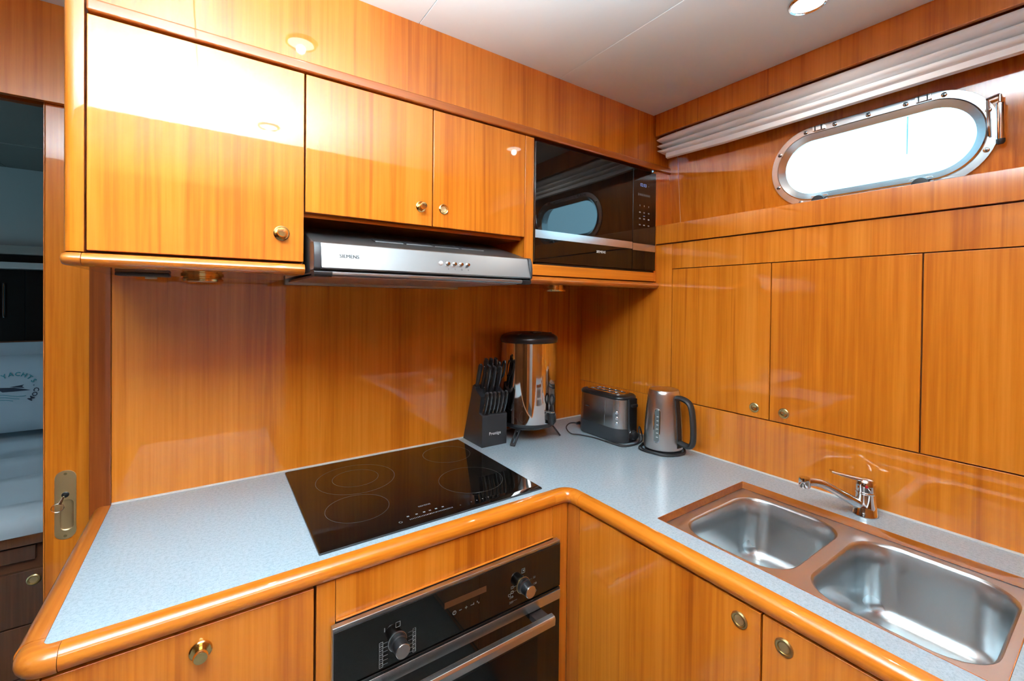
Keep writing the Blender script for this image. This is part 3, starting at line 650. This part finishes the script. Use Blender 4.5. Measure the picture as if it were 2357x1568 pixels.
# ------------------------------------------------------------------ sink
sk = thing('sink', (1.14, -1.137, 0.70), 'undermounted stainless steel sink with two bowls', 'sink')
B1 = (1.1485, -0.993, 0.1735, 0.126); B2 = (1.1485, -1.280, 0.1735, 0.134)
RZ = 0.8785
def bowl_loop(B, off, r, z): return [Vector((x, y, z)) for x, y in rrect(B[0], B[1], B[2]-off, B[3]-off, max(r-off*0.5, 0.01), 8)]
o2 = rrect((SX0+SX1)/2, (SY0+SY1)/2, (SX1-SX0)/2+0.02, (SY1-SY0)/2+0.012, 0.02, 4)
obj('rim', MB().holes(o2, [rrect(*B1, 0.075, 8), rrect(*B2, 0.075, 8)], fxy, RZ-0.0015, RZ), 'sink_rim', sk, smooth=False)
for B, dx in ((B1, 0.02), (B2, 0.02)):
    L = [bowl_loop(B, -0.0, 0.075, RZ+0.0002), bowl_loop(B, 0.003, 0.075, RZ-0.0015), bowl_loop(B, 0.006, 0.075, RZ-0.006), bowl_loop(B, 0.010, 0.07, RZ-0.05), bowl_loop(B, 0.016, 0.07, RZ-0.135), bowl_loop(B, 0.024, 0.065, RZ-0.155), bowl_loop(B, 0.045, 0.05, RZ-0.165), bowl_loop(B, 0.09, 0.03, RZ-0.167)]
    bw = obj('bowl', MB().loft(L, False, True), 'steel', sk, ang=60)
    obj('drain', MB().lathe([(0.030, 0.0), (0.030, 0.002), (0.026, 0.003), (0.022, 0.0015), (0, 0.0012)], (B[0]+dx, B[1], RZ-0.1668), (0, 0, 1), 24), 'chrome', bw)

# ------------------------------------------------------------------ tap
tp = thing('mixer_tap', (1.405, -1.130, 0.9), 'chrome single-lever mixer tap behind the sink', 'tap')
TX, TY = 1.405, -1.130
obj('body', MB().lathe([(0.0285, 0.0), (0.0285, 0.003), (0.0265, 0.006), (0.0235, 0.025), (0.0215, 0.045), (0.0210, 0.058)], (TX, TY, 0.9)), 'chrome', tp)
obj('collar', MB().lathe([(0.0213, 0.056), (0.0222, 0.0575), (0.0222, 0.0605), (0.0213, 0.062)], (TX, TY, 0.9)), 'chrome', tp)
cap = obj('cap', MB().lathe([(0.0212, 0.0615), (0.0216, 0.076), (0.0205, 0.086), (0.016, 0.0925), (0.008, 0.095), (0, 0.0955)], (TX, TY, 0.9)), 'chrome', tp)
obj('lever', MB().tube(smooth_path([(TX-0.006, TY+0.006, 0.990), (TX-0.018, TY+0.022, 0.9935), (TX-0.034, TY+0.045, 0.998), (TX-0.046, TY+0.062, 1.003)], 5),
                       [0.0045]*5+[0.004]*6+[0.003]*5, 12, ry=[0.012]*5+[0.0125]*6+[0.0115]*5, updir=(0, 0, 1)), 'chrome', tp)
obj('red_dot', MB().lathe([(0.0035, 0), (0.003, 0.0012), (0, 0.0014)], (TX-0.0196, TY-0.0082, 0.978), (-0.92, -0.39, 0.0), 12), 'red_dot', cap)
sd = Vector((-0.80, 0.60, 0)).normalized(); S0 = Vector((TX, TY, 0.922))
sp_ = [S0, S0+sd*0.03+Vector((0, 0, 0.012)), S0+sd*0.095+Vector((0, 0, 0.048)), S0+sd*0.125+Vector((0, 0, 0.058)), S0+sd*0.150+Vector((0, 0, 0.058))]
so = obj('spout', MB().tube(smooth_path(sp_, 5), [0.0125]*8+[0.0105]*7+[0.010]*6, 14, ry=[0.0145]*8+[0.012]*7+[0.011]*6, updir=(0, 0, 1)), 'chrome', tp)
ec = S0+sd*0.155+Vector((0, 0, 0.058))
obj('aerator', MB().lathe([(0.0125, 0.012), (0.0135, 0.008), (0.0135, -0.010), (0.0120, -0.013), (0.009, -0.0135), (0, -0.012)], ec, (0, 0, 1), 20), 'chrome', so)

# ------------------------------------------------------------------ knife block and what it holds
kb_ = thing('knife_block', (0.88, -0.075, 0.9), 'black stepped knife block with white lettering beside the urn', 'knife block')
KX0, KX1 = 0.8255, 0.9360
prof = [(-0.004, 0.9), (-0.150, 0.9), (-0.152, 1.018), (-0.128, 1.026), (-0.140, 1.088), (-0.078, 1.124)]
obj('block', MB().prism(prof, fyz, KX0, KX1), 'block_black', kb_, bevel=0.0015)
text('lettering', 'Prestige', 0.0165, (0.882, -0.1512, 0.948), (1, 0, 0), (0, -0.017, 1), 'print_white', kb_, 0.0002)
ax = Vector((0, -0.314, 0.949)).normalized(); fr_ = Vector((0, -0.949, -0.314))
def knife(name, base, ln, wd, label, group, bend=0.006):
    base = Vector(base); t = thing(name, base, label, 'knife', group)
    obj('blade', MB().tube([base-ax*0.045, base+ax*0.004], 0.0009, 6, ry=wd*0.8, updir=(1, 0, 0)), 'steel_fine', t)
    ctr = [base + ax*(ln*s_) + fr_*(bend*math.sin(s_*PI*1.0)) - fr_*bend*0.5*s_ for s_ in (0, 0.06, 0.25, 0.5, 0.75, 0.92, 1.0)]
    hn = obj('handle', MB().tube(ctr, [0.0055, 0.0066, 0.0066, 0.0068, 0.007, 0.0076, 0.0066], 10, ry=[wd*q for q in (0.75, 0.95, 0.85, 0.9, 1.0, 1.12, 0.85)], updir=(1, 0, 0)), 'black_plastic', t)
    obj('butt_cap', MB().tube([ctr[-1]-ax*0.002, ctr[-1]+ax*0.003, ctr[-1]+ax*0.0055], [0.0062, 0.0058, 0.003], 10, ry=[wd*0.95, wd*0.85, wd*0.4], updir=(1, 0, 0)), 'dark_grey', hn)
    obj('tang', MB().tube([p_ + fr_*0.0007 for p_ in ctr[1:6]], 0.0011, 6, ry=[wd*q+0.0006 for q in (0.95, 0.85, 0.9, 1.0, 1.12)], updir=(1, 0, 0)), 'steel_fine', hn)
    for s_ in (0.22, 0.5, 0.78):
        p_ = base + ax*(ln*s_) + fr_*(bend*math.sin(s_*PI)-bend*0.5*s_)
        obj('rivet', MB().lathe([(0.0018, 0.0), (0.0015, 0.0008), (0, 0.001)], p_ + Vector((-0.0064, 0, 0)), (-1, 0, 0), 8), 'chrome', hn)
for i in range(6):
    ordn = ('first', 'second', 'third', 'fourth', 'fifth', 'sixth')[i]
    knife('steak_knife', (0.8385+i*0.0172, -0.139, 1.0235), 0.082, 0.0085, '%s steak knife from the left in the front row of the block' % ordn, 'steak knives in the block')
ups = ((0.852, -0.121, 1.0995, 0.108, 'left'), (0.878, -0.121, 1.0995, 0.100, 'middle'), (0.902, -0.121, 1.0995, 0.100, 'right'))
for x, y, z, ln, w in ups: knife('kitchen_knife', (x, y, z), ln, 0.0120, '%s black-handled kitchen knife in the middle row of the block' % w, 'kitchen knives in the block')
for x, w in ((0.8545, 'left'), (0.8765, 'middle'), (0.8965, 'right')): knife('kitchen_knife', (x, -0.096, 1.114), 0.115, 0.0128, '%s large black-handled kitchen knife in the back row of the block' % w, 'kitchen knives in the block')
st_ = thing('sharpening_steel', (0.836, -0.090, 1.117), 'round black handle of a sharpening steel at the left end of the knife block', 'sharpening steel')
s0 = Vector((0.8365, -0.090, 1.1172)); st_.location = s0
hn = obj('handle', MB().tube([s0-ax*0.002, s0+ax*0.006, s0+ax*0.008, s0+ax*0.05, s0+ax*0.088, s0+ax*0.094], [0.0125, 0.0125, 0.0075, 0.0085, 0.0088, 0.006], 14), 'black_matte', st_)
obj('end_ring', MB().tube([s0+ax*0.093, s0+ax*0.098], 0.0035, 10), 'chrome', hn)
obj('rod', MB().tube([s0-ax*0.06, s0], 0.003, 8), 'chrome', st_)
sc_ = thing('kitchen_scissors', (0.922, -0.100, 1.112), 'black-handled scissors standing at the right end of the knife block', 'scissors')
c0 = Vector((0.9195, -0.104, 1.113))
for k, hgt in ((-1, 0.108), (1, 0.122)):
    pth = []
    for i in range(19):
        a = 2*PI*i/18
        pth.append(c0 + ax*(hgt-0.042 + 0.034*math.cos(a)) + Vector((0.003*k, 0, 0)) + fr_*(k*0.0125 + 0.0105*math.sin(a)))
    obj('finger_loop', MB().tube(pth, 0.0042, 8), 'black_plastic', sc_)
    obj('shank', MB().tube([c0-ax*0.01, c0+ax*(hgt-0.075)+Vector((k*0.003, 0, 0))+fr_*(0.010*k)], [0.006, 0.005], 8), 'black_plastic', sc_)
obj('blades', MB().tube([c0-ax*0.05, c0], 0.001, 6, ry=0.009, updir=(0, 1, 0)), 'steel_fine', sc_)

# ------------------------------------------------------------------ hot-water urn
UX, UY, UR = 1.060, -0.122, 0.1125
ur = thing('drinks_urn', (UX, UY, 0.9), 'polished steel drinks urn with black lid and tap on three legs', 'urn')
ub = obj('body', MB().lathe([(UR-0.004, 0.070), (UR, 0.073), (UR, 0.384), (UR-0.003, 0.387)], (UX, UY, 0.9), n=64), 'mirror_steel', ur)
obj('base_ring', MB().lathe([(UR-0.018, 0.050), (UR-0.006, 0.056), (UR+0.001, 0.066), (UR+0.001, 0.074), (UR-0.002, 0.075)], (UX, UY, 0.9), n=64), 'black_plastic', ur)
ld = obj('lid', MB().lathe([(UR-0.004, 0.384), (UR+0.0025, 0.386), (UR+0.0035, 0.398), (UR+0.001, 0.406), (UR-0.010, 0.414), (UR-0.035, 0.421), (UR-0.045, 0.4205), (UR-0.055, 0.423), (0.02, 0.425), (0, 0.425)], (UX, UY, 0.9), n=64), 'black_plastic', ur)
obj('lid_grip', MB().prism(rrect(UX-0.005, UY-0.05, 0.022, 0.014, 0.006, 3), fxy, 1.3205, 1.3275), 'black_plastic', ld, bevel=0.002)
for k in (-1, 1): obj('lid_latch', MB().prism(rrect(UX+k*0.072, UY-0.035, 0.014, 0.008, 0.004, 3), fxy, 1.314, 1.3215), 'black_plastic', ld, bevel=0.002)
for ex, ey, lb in ((0.932, -0.195, 1), (1.172, -0.190, 1), (1.075, -0.030, 0)):
    d = Vector((ex-UX, ey-UY, 0)); dn = d.normalized(); tn = Vector((-dn.y, dn.x, 0)); top = Vector((UX, UY, 0.957)) + dn*0.088; bot = Vector((UX, UY, 0.9)) + d + Vector((0, 0, 0.0025))
    ld_ = (bot-top); nn = ld_.normalized().cross(tn)
    f = lambda u, v, w, top=top, tn=tn, L_=ld_, nn=nn: top + tn*u + L_.normalized()*v + nn*w
    ln = ld_.length
    obj('leg', MB().holes(rrect(0, ln/2, 0.0105, ln/2, 0.003, 2), [rrect(0, ln*0.56, 0.0042, ln*0.32, 0.004, 4)], f, -0.003, 0.003), 'black_matte', ur, bevel=0.0008)
TUx, TUy = 1.078, -0.2335
tb = obj('tap_body', MB().lathe([(0.0115, 0.075), (0.0115, 0.083), (0.0130, 0.085), (0.0135, 0.108), (0.0150, 0.112), (0.0150, 0.122), (0.0125, 0.125), (0, 0.126)], (TUx, TUy-0.012, 0.9), n=24), 'black_plastic', ur)
obj('tap_stem', MB().tube([(TUx-0.002, TUy+0.003, 1.005), (TUx, TUy-0.012, 1.005)], 0.010, 14), 'black_plastic', tb)
obj('tap_nut', MB().lathe([(0.019, 0), (0.019, 0.007), (0.016, 0.009), (0, 0.009)], (TUx-0.002, TUy+0.0028, 1.005), (0, -1, 0), 20), 'black_plastic', tb)
obj('tap_rim', MB().lathe([(0.0153, 0.1205), (0.0158, 0.122), (0.0153, 0.1235)], (TUx, TUy-0.012, 0.9), n=24), 'chrome', tb)
lv = [(0, 0), ]
lp = []
for i in range(15):
    a = 2*PI*i/14; lp.append((TUx + (0.0115 + 0.003*math.cos(a))*math.sin(a), TUy-0.014, 1.067 + 0.020*math.cos(a)))
lv_ = obj('tap_lever', MB().tube(lp, 0.0042, 8), 'black_plastic', tb)
obj('lever_stem', MB().tube([(TUx, TUy-0.012, 1.022), (TUx, TUy-0.014, 1.050)], [0.010, 0.0065], 12), 'black_plastic', lv_)

# ------------------------------------------------------------------ toaster
to = thing('toaster', (1.345, -0.29, 0.9), 'two-slot stainless toaster with black base in the worktop corner', 'toaster')
tcx, tcy, thx, thy = 1.3435, -0.2875, 0.0605, 0.1225
def tl(off, z, r=0.046): return [Vector((x, y, z)) for x, y in rrect(tcx, tcy, thx-off, thy-off, max(0.01, r-off), 8)]
obj('base', MB().loft([tl(0.006, 0.9015), tl(0.002, 0.904), tl(0.0, 0.912), tl(0.0005, 0.9565)]), 'dark_grey', to)
obj('steel_shell', MB().loft([tl(0.0015, 0.9568), tl(0.002, 1.02), tl(0.004, 1.071)], False, False), 'steel_fine', to)
obj('top', MB().loft([tl(0.003, 1.068), tl(0.002, 1.0715), tl(0.003, 1.0765), tl(0.008, 1.0815), tl(0.014, 1.083)]), 'black_plastic', to)
def slotloop(cx, hw, hl, n=5): return rrect(cx, tcy-0.0, hw, hl, hw*0.9, n)
pl_ = obj('slot_plate', MB().holes(rrect(tcx, tcy, 0.040, 0.098, 0.036, 8), [rrect(tcx-0.0175, tcy, 0.0115, 0.076, 0.010, 5), rrect(tcx+0.0175, tcy, 0.0115, 0.076, 0.010, 5)], fxy, 1.0831, 1.0865), 'chrome', to, bevel=0.001)
for k in (-1, 1):
    s_ = obj('bread_slot', MB().prism(rrect(tcx+k*0.0175, tcy, 0.0113, 0.0757, 0.010, 5), fxy, 1.0828, 1.0836), 'black_matte', pl_, smooth=False)
    for j in range(4): obj('guide_wire', MB().tube([(tcx+k*0.0175-0.010, tcy-0.05+j*0.033, 1.0845), (tcx+k*0.0175+0.010, tcy-0.045+j*0.033, 1.0845)], 0.0012, 6), 'chrome', s_)
obj('shell_seam', MB().tube([(1.2840, -0.327, 0.958), (1.2855, -0.327, 1.069)], 0.0011, 6), 'chrome', to)
ye = tcy-thy
ch = obj('lever_channel', MB().loft([[Vector((x, y, z)) for x, y in rrect(1.352, ye+0.004, 0.024, 0.0075, 0.004, 3)] for z in (0.906, 1.070)]), 'black_plastic', to)
obj('lever_knob', MB().prism(rrect(1.352, ye-0.008, 0.015, 0.007, 0.004, 3), fxy, 1.040, 1.051), 'black_plastic', ch, bevel=0.002)
obj('browning_dial', MB().lathe([(0.020, 0), (0.020, 0.004), (0.0165, 0.006), (0.0155, 0.016), (0.013, 0.018), (0, 0.0185)], (1.350, ye-0.003, 0.931), (0, -1, 0), 24), 'black_plastic', ch)
obj('dial_ring', MB().lathe([(0.0212, 0), (0.0212, 0.003), (0.0198, 0.003), (0.0198, 0)], (1.350, ye-0.0032, 0.931), (0, -1, 0), 24), 'chrome', ch)
bn = Vector((-0.88, -0.47, 0)).normalized()
bc = Vector((1.3292, -0.364, 0)) + bn*0.0445
for z in (1.019, 0.998, 0.977): obj('button', MB().lathe([(0.0058, -0.001), (0.0058, 0.0015), (0.0045, 0.0022), (0.0042, 0.0014), (0, 0.0014)], bc+Vector((0, 0, z)), bn, 16), 'chrome', to)
bx('brand_mark', (1.2826, -0.240, 1.016), (1.2832, -0.222, 1.020), 'dark_grey', to, bevel=0)
cd_ = obj('cord', MB().tube(smooth_path([(1.300, -0.158, 0.925), (1.262, -0.150, 0.928), (1.228, -0.165, 0.918), (1.222, -0.200, 0.9035), (1.242, -0.235, 0.9035), (1.262, -0.290, 0.9035), (1.268, -0.360, 0.9035), (1.278, -0.425, 0.9035), (1.330, -0.440, 0.9035), (1.385, -0.428, 0.9035), (1.395, -0.424, 0.920), (1.378, -0.424, 0.960), (1.372, -0.424, 0.950), (1.368, -0.432, 0.915), (1.340, -0.436, 0.9035), (1.290, -0.418, 0.9035), (1.270, -0.345, 0.9038)], 6), 0.0026, 8), 'black_matte', to, label='thin black cord')
plg = obj('plug', MB().tube([(1.310, -0.157, 0.924), (1.292, -0.158, 0.925)], [0.008, 0.005], 10), 'black_plastic', cd_)

# ------------------------------------------------------------------ kettle
KX, KY = 1.384, -0.527
ke = thing('kettle', (KX, KY, 0.9), 'brushed steel jug kettle with black handle and water gauge', 'kettle')
obj('power_base', MB().lathe([(0.062, 0.0005), (0.066, 0.002), (0.066, 0.009), (0.060, 0.011), (0, 0.011)], (KX, KY, 0.9), n=40), 'black_plastic', ke)
kb2 = obj('body', MB().lathe([(0.066, 0.0125), (0.0690, 0.0155), (0.0695, 0.030), (0.0665, 0.09), (0.0610, 0.16), (0.0555, 0.212), (0.0535, 0.222), (0.0525, 0.2235)], (KX, KY, 0.9), n=48), 'kettle_steel', ke)
obj('foot_ring', MB().lathe([(0.0655, 0.0115), (0.0675, 0.0118), (0.0685, 0.0140), (0.0672, 0.0145)], (KX, KY, 0.9), n=48), 'black_plastic', ke)
obj('lid', MB().lathe([(0.0525, 0.2225), (0.0515, 0.2265), (0.046, 0.2275), (0.020, 0.2300), (0, 0.2305)], (KX, KY, 0.9), n=40), 'kettle_steel', ke)
# spout on the far side
sv = MB(); L = []
for s_, w, y, z in ((0, 0.018, 0.046, 1.085), (1, 0.016, 0.052, 1.102), (2, 0.012, 0.060, 1.116), (3, 0.010, 0.063, 1.1225)):
    L.append([Vector((KX-w, KY+y-0.012, z)), Vector((KX-w*0.6, KY+y-0.003, z)), Vector((KX, KY+y, z)), Vector((KX+w*0.6, KY+y-0.003, z)), Vector((KX+w, KY+y-0.012, z))])
obj('spout', sv.loft(L), 'kettle_steel', ke)
hp = smooth_path([(KX, KY-0.046, 1.100), (KX, KY-0.075, 1.104), (KX, KY-0.107, 1.090), (KX, KY-0.119, 1.050), (KX, KY-0.123, 0.990), (KX, KY-0.120, 0.955), (KX, KY-0.105, 0.940), (KX, KY-0.064, 0.945)], 5)
obj('handle', MB().tube(hp, 0.0135, 12, ry=0.0095, updir=(1, 0, 0)), 'black_matte', ke)
obj('handle_spine', MB().loft([[Vector((KX+sx*0.015, KY-ry_+dy, z)) for sx, dy in ((-1, 0.008), (-0.8, -0.002), (0.8, -0.002), (1, 0.008))] for z, ry_ in ((0.925, 0.069), (0.99, 0.0665), (1.06, 0.0605), (1.105, 0.056))]), 'black_matte', ke)
def gf(u, v, w):
    h_ = v-0.9; r_ = (0.0695-(h_-0.03)*0.05 if h_ < 0.09 else 0.0665-(h_-0.09)*0.0786) + w; a = PI + math.radians(17) - u/0.064
    return Vector((KX + r_*math.cos(a), KY + r_*math.sin(a), v))
gr = obj('gauge_rim', MB().holes(rrect(0, 1.003, 0.0115, 0.060, 0.0112, 6), [rrect(0, 1.003, 0.0085, 0.057, 0.0083, 6)], gf, -0.004, 0.003), 'chrome', ke)
obj('gauge_window', MB().prism(rrect(0, 1.003, 0.0085, 0.057, 0.0083, 6), gf, -0.004, 0.0008), 'gauge_clear', gr)
gm = MB()
for i in range(6): z = 0.962+i*0.0145; gm.add([gf(-0.005, z, 0.001), gf(0.002, z, 0.001), gf(0.002, z+0.0022, 0.001), gf(-0.005, z+0.0022, 0.001)], [(0, 1, 2, 3)])
obj('gauge_marks', gm, 'print_white', gr, smooth=False)
bmk = MB(); a0 = math.atan2(-0.25, -0.97)
for i in range(4):
    pass
kc = []
for i in range(64):
    a = 2.6 + i*0.2; r_ = 0.0765+0.003*math.sin(i*0.21); kc.append((min(KX+r_*math.cos(a), 1.4605), KY+r_*math.sin(a), 0.9035 + 0.0035*(i > 31) + 0.002*math.sin(i*0.5)**2))
kc += [(1.340, -0.458, 0.9038), (1.318, -0.470, 0.9035), (1.306, -0.492, 0.9035), (1.306, -0.520, 0.9035), (1.320, -0.545, 0.9035)]
kcd = obj('cord', MB().tube(smooth_path(kc, 2), 0.0027, 8), 'black_matte', ke, label='black cord wound round the base')
pg = thing('power_plug', (1.412, -0.436, 0.9), 'small black mains plug with brass pins lying between toaster and kettle', 'plug')
obj('plug_body', MB().prism(rrect(1.412, -0.441, 0.017, 0.012, 0.006, 4), fxy, 0.9005, 0.932), 'black_plastic', pg, bevel=0.003)
for k in (-1, 0, 1): obj('pin', MB().tube([(1.412+k*0.009, -0.441, 0.931), (1.412+k*0.009, -0.441, 0.946)], 0.0022, 8), 'brass', pg)

# ------------------------------------------------------------------ sliding door with flush pull
d1_ = struct(bx('door_1', (-0.3545, 0.070, 0.02), (0.30, 0.100, 2.0), 'teak_z', bevel=0.002), 'teak sliding door pushed half open')
bx('edge_strip', (-0.3575, 0.0705, 0.02), (-0.3548, 0.0995, 2.0), 'red_z', d1_, bevel=0.0008)
bx('door_track', (-1.15, 0.102, 1.945), (-0.20, 0.125, 1.972), 'red_x', d1_, bevel=0.001)
hpz = lambda u, v, w: Vector((u, 0.0698-w, v))
pl2 = obj('handle_plate', MB().holes(rrect(-0.3155, 0.898, 0.0205, 0.0905, 0.019, 6), [rrect(-0.3125, 0.871, 0.0125, 0.040, 0.011, 6)], hpz, -0.001, 0.0022), 'brass_gold', d1_, bevel=0.0008)
obj('finger_recess', MB().loft([[hpz(u, v, w) for u, v in rrect(-0.3125, 0.871, 0.0125-o_, 0.040-o_, max(0.002, 0.011-o_), 6)] for o_, w in ((0, 0.0019), (0.0012, 0.0010), (0.003, 0.0006), (0.006, 0.0004))], False, True), 'brass_gold', pl2)
obj('keyhole', MB().lathe([(0.0075, 0), (0.0075, 0.002), (0.006, 0.003), (0, 0.003)], hpz(-0.3155, 0.925, 0.002), (0, -1, 0), 18), 'black_plastic', pl2)
for z in (0.980, 0.816): obj('screw', MB().lathe([(0.0038, 0), (0.003, 0.0012), (0, 0.0013)], hpz(-0.3155, z, 0.002), (0, -1, 0), 10), 'brass_dull', pl2)
ky = thing('door_key', (-0.320, 0.05, 0.915), 'small key on a wire ring in the sliding door lock', 'key')
obj('key', MB().tube([hpz(-0.3155, 0.925, 0.004), hpz(-0.3165, 0.924, 0.018), hpz(-0.3225, 0.909, 0.024)], [0.0015, 0.002, 0.0042], 8, ry=[0.002, 0.0025, 0.0012]), 'chrome', ky)
obj('ring', MB().tube([hpz(-0.326+0.012*math.cos(2*PI*i/20), 0.900+0.011*math.sin(2*PI*i/20), 0.022) for i in range(21)], 0.0008, 6), 'chrome', ky)

# ------------------------------------------------------------------ cabin seen through the doorway
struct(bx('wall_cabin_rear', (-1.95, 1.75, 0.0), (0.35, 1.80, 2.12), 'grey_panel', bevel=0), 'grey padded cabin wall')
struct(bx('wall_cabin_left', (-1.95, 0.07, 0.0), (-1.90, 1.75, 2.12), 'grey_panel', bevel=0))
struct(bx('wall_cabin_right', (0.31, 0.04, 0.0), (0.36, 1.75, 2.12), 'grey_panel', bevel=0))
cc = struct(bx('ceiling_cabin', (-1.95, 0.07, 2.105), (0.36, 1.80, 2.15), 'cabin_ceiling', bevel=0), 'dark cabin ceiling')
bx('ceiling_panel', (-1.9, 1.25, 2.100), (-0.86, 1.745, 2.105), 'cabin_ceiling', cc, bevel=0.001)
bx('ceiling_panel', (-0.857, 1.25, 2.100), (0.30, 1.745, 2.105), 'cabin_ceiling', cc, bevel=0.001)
cb = thing('cabin_shelf', (-0.8, 1.6, 1.2), 'dark glazed shelf cabinet along the cabin wall above the pillows', 'cabinet')
bx('shelf_board', (-1.88, 1.70, 1.185), (0.30, 1.749, 1.220), 'walnut_z', cb)
bx('glazed_front', (-1.88, 1.70, 1.2205), (-0.785, 1.72, 1.580), 'glass_dark', cb, bevel=0.001)
bx('glazed_front', (-0.783, 1.70, 1.2205), (0.30, 1.72, 1.580), 'glass_dark', cb, bevel=0.001)
bx('light_pelmet', (-1.88, 1.62, 1.582), (0.30, 1.749, 1.614), 'grey_panel', cb)
bx('shadow_gap', (-1.88, 1.70, 1.6145), (0.30, 1.749, 1.655), 'glass_dark', cb)
bx('upper_ledge', (-1.88, 1.66, 1.656), (0.30, 1.749, 1.700), 'cabin_ceiling', cb)
for x in (-0.874, -0.855):
    obj('door_handle', MB().tube([(x, 1.692, 1.34), (x, 1.688, 1.36), (x, 1.688, 1.49), (x, 1.692, 1.51)], 0.003, 8), 'chrome', cb)
bd = thing('bed', (-0.8, 0.9, 0.0), 'low dark wooden cabin bed base with drawers beyond the sliding door', 'bed')
bx('base', (-1.88, 0.402, 0.0), (0.30, 1.745, 0.690), 'carcass', bd, bevel=0)
bx('side_rail', (-1.88, 0.375, 0.690), (0.30, 1.745, 0.722), 'walnut_z', bd, bevel=0.004)
for z0, z1 in ((0.640, 0.684), (0.445, 0.608), (0.285, 0.441), (0.06, 0.281)):
    for x0, x1 in ((-1.88, -1.20), (-1.197, -0.44 if z1 > 0.65 else -0.395), (-0.392, 0.30)):
        dd = bx('drawer_front', (x0, 0.386, z0), (x1-0.003, 0.4015, z1), 'walnut_z', bd, bevel=0.0015)
        if z0 == 0.445: flush_pull(dd, ((x1 if x1 < 0 else 0.2)-0.052, 0.386, 0.577), (0, -1, 0), 0.0165)
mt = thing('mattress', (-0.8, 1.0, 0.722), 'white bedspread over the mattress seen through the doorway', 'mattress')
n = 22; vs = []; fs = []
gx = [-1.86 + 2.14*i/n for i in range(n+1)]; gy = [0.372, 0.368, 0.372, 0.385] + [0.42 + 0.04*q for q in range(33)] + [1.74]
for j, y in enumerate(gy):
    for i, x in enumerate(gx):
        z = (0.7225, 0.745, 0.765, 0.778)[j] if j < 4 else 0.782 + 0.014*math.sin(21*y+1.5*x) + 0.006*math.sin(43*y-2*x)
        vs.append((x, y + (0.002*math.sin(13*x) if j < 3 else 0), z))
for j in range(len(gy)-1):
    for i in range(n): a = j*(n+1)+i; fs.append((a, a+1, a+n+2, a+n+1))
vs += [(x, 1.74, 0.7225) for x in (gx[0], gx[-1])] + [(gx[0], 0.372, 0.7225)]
obj('bedspread', MB().add(vs, fs), 'bed_linen_dimmed', mt, ang=80)
def pillow(name, cx, cy, cz, hx, hz, th, lean, label):
    t = thing(name, (cx, cy, cz-hz), label, 'pillow', 'pillows on the cabin bed')
    N = 14; loops = []
    U = Vector((1, 0, 0)); Vd = Vector((0, math.sin(lean), math.cos(lean))); Nn = Vector((0, -math.cos(lean), math.sin(lean))); C = Vector((cx, cy, cz))
    def pt(u, v, sgn):
        k = max(0.0, (1-abs(u)**2.6))*max(0.0, (1-abs(v)**2.6)); return C + U*(u*hx*(1-0.06*(1-abs(v))*abs(u))) + Vd*(v*hz) + Nn*(sgn*th*k**0.45)
    mb = MB()
    for sgn in (1, -1):
        g = [pt(-1+2*i/N, -1+2*j/N, sgn) for j in range(N+1) for i in range(N+1)]
        mb.add(g, [(j*(N+1)+i, j*(N+1)+i+1, (j+1)*(N+1)+i+1, (j+1)*(N+1)+i) for j in range(N) for i in range(N)])
    o = obj('cushion', mb, 'pillow_linen_dimmed', t, ang=80)
    return t, o, C, U, Vd, Nn
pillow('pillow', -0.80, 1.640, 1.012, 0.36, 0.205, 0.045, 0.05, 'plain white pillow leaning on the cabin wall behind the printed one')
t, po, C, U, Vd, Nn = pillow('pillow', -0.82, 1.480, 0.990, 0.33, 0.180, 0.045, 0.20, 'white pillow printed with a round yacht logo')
def onp(u, v): return C + U*u + Vd*v + Nn*0.0455
LC = (0.064, 0.012); LR = 0.072
word = 'YACHTS.COM'
for i, ch_ in enumerate(word):
    a = math.radians(118 - i*(118+38)/(len(word)-1))
    p_ = onp(LC[0]+LR*math.cos(a), LC[1]+LR*math.sin(a)); tu = U*math.sin(a) - Vd*math.cos(a); tv = U*math.cos(a) + Vd*math.sin(a)
    text('logo_letter', ch_, 0.026, p_, tu, tv, 'ink_teal' if i < 6 else 'ink_navy', po, 0.0006, 0.001)
def inkpoly(name, pts, mat): obj(name, MB().add([onp(LC[0]+u, LC[1]+v) + Nn*0.001 for u, v in pts], [tuple(range(len(pts)))]), mat, po, smooth=False)
inkpoly('logo_hull', [(-0.085, 0.016), (0.0, 0.010), (0.030, 0.002), (0.055, -0.006), (0.0, -0.008), (-0.035, -0.008), (-0.05, 0.004)], 'ink_navy')
inkpoly('logo_cabin', [(-0.015, 0.014), (0.012, 0.018), (0.032, 0.022), (0.026, 0.014), (0.034, 0.006), (0.0, 0.011)], 'ink_navy')
for k in range(3):
    w = MB(); P_ = [onp(LC[0]-0.08+0.012*i+0.004*k, LC[1]-0.026-0.012*k+0.006*math.sin(i*0.55)) + Nn*0.001 for i in range(11-2*k)]
    obj('logo_wave', w.tube(P_, 0.0012, 5), 'ink_teal', po)
light('cabin_fill_light', 'POINT', (-1.2, 0.75, 1.95), (0, 0, 0), 0.06, (0.75, 0.9, 1.0), shadow_soft_size=0.08)  # added fill light for the bed, no fixture in the cabin
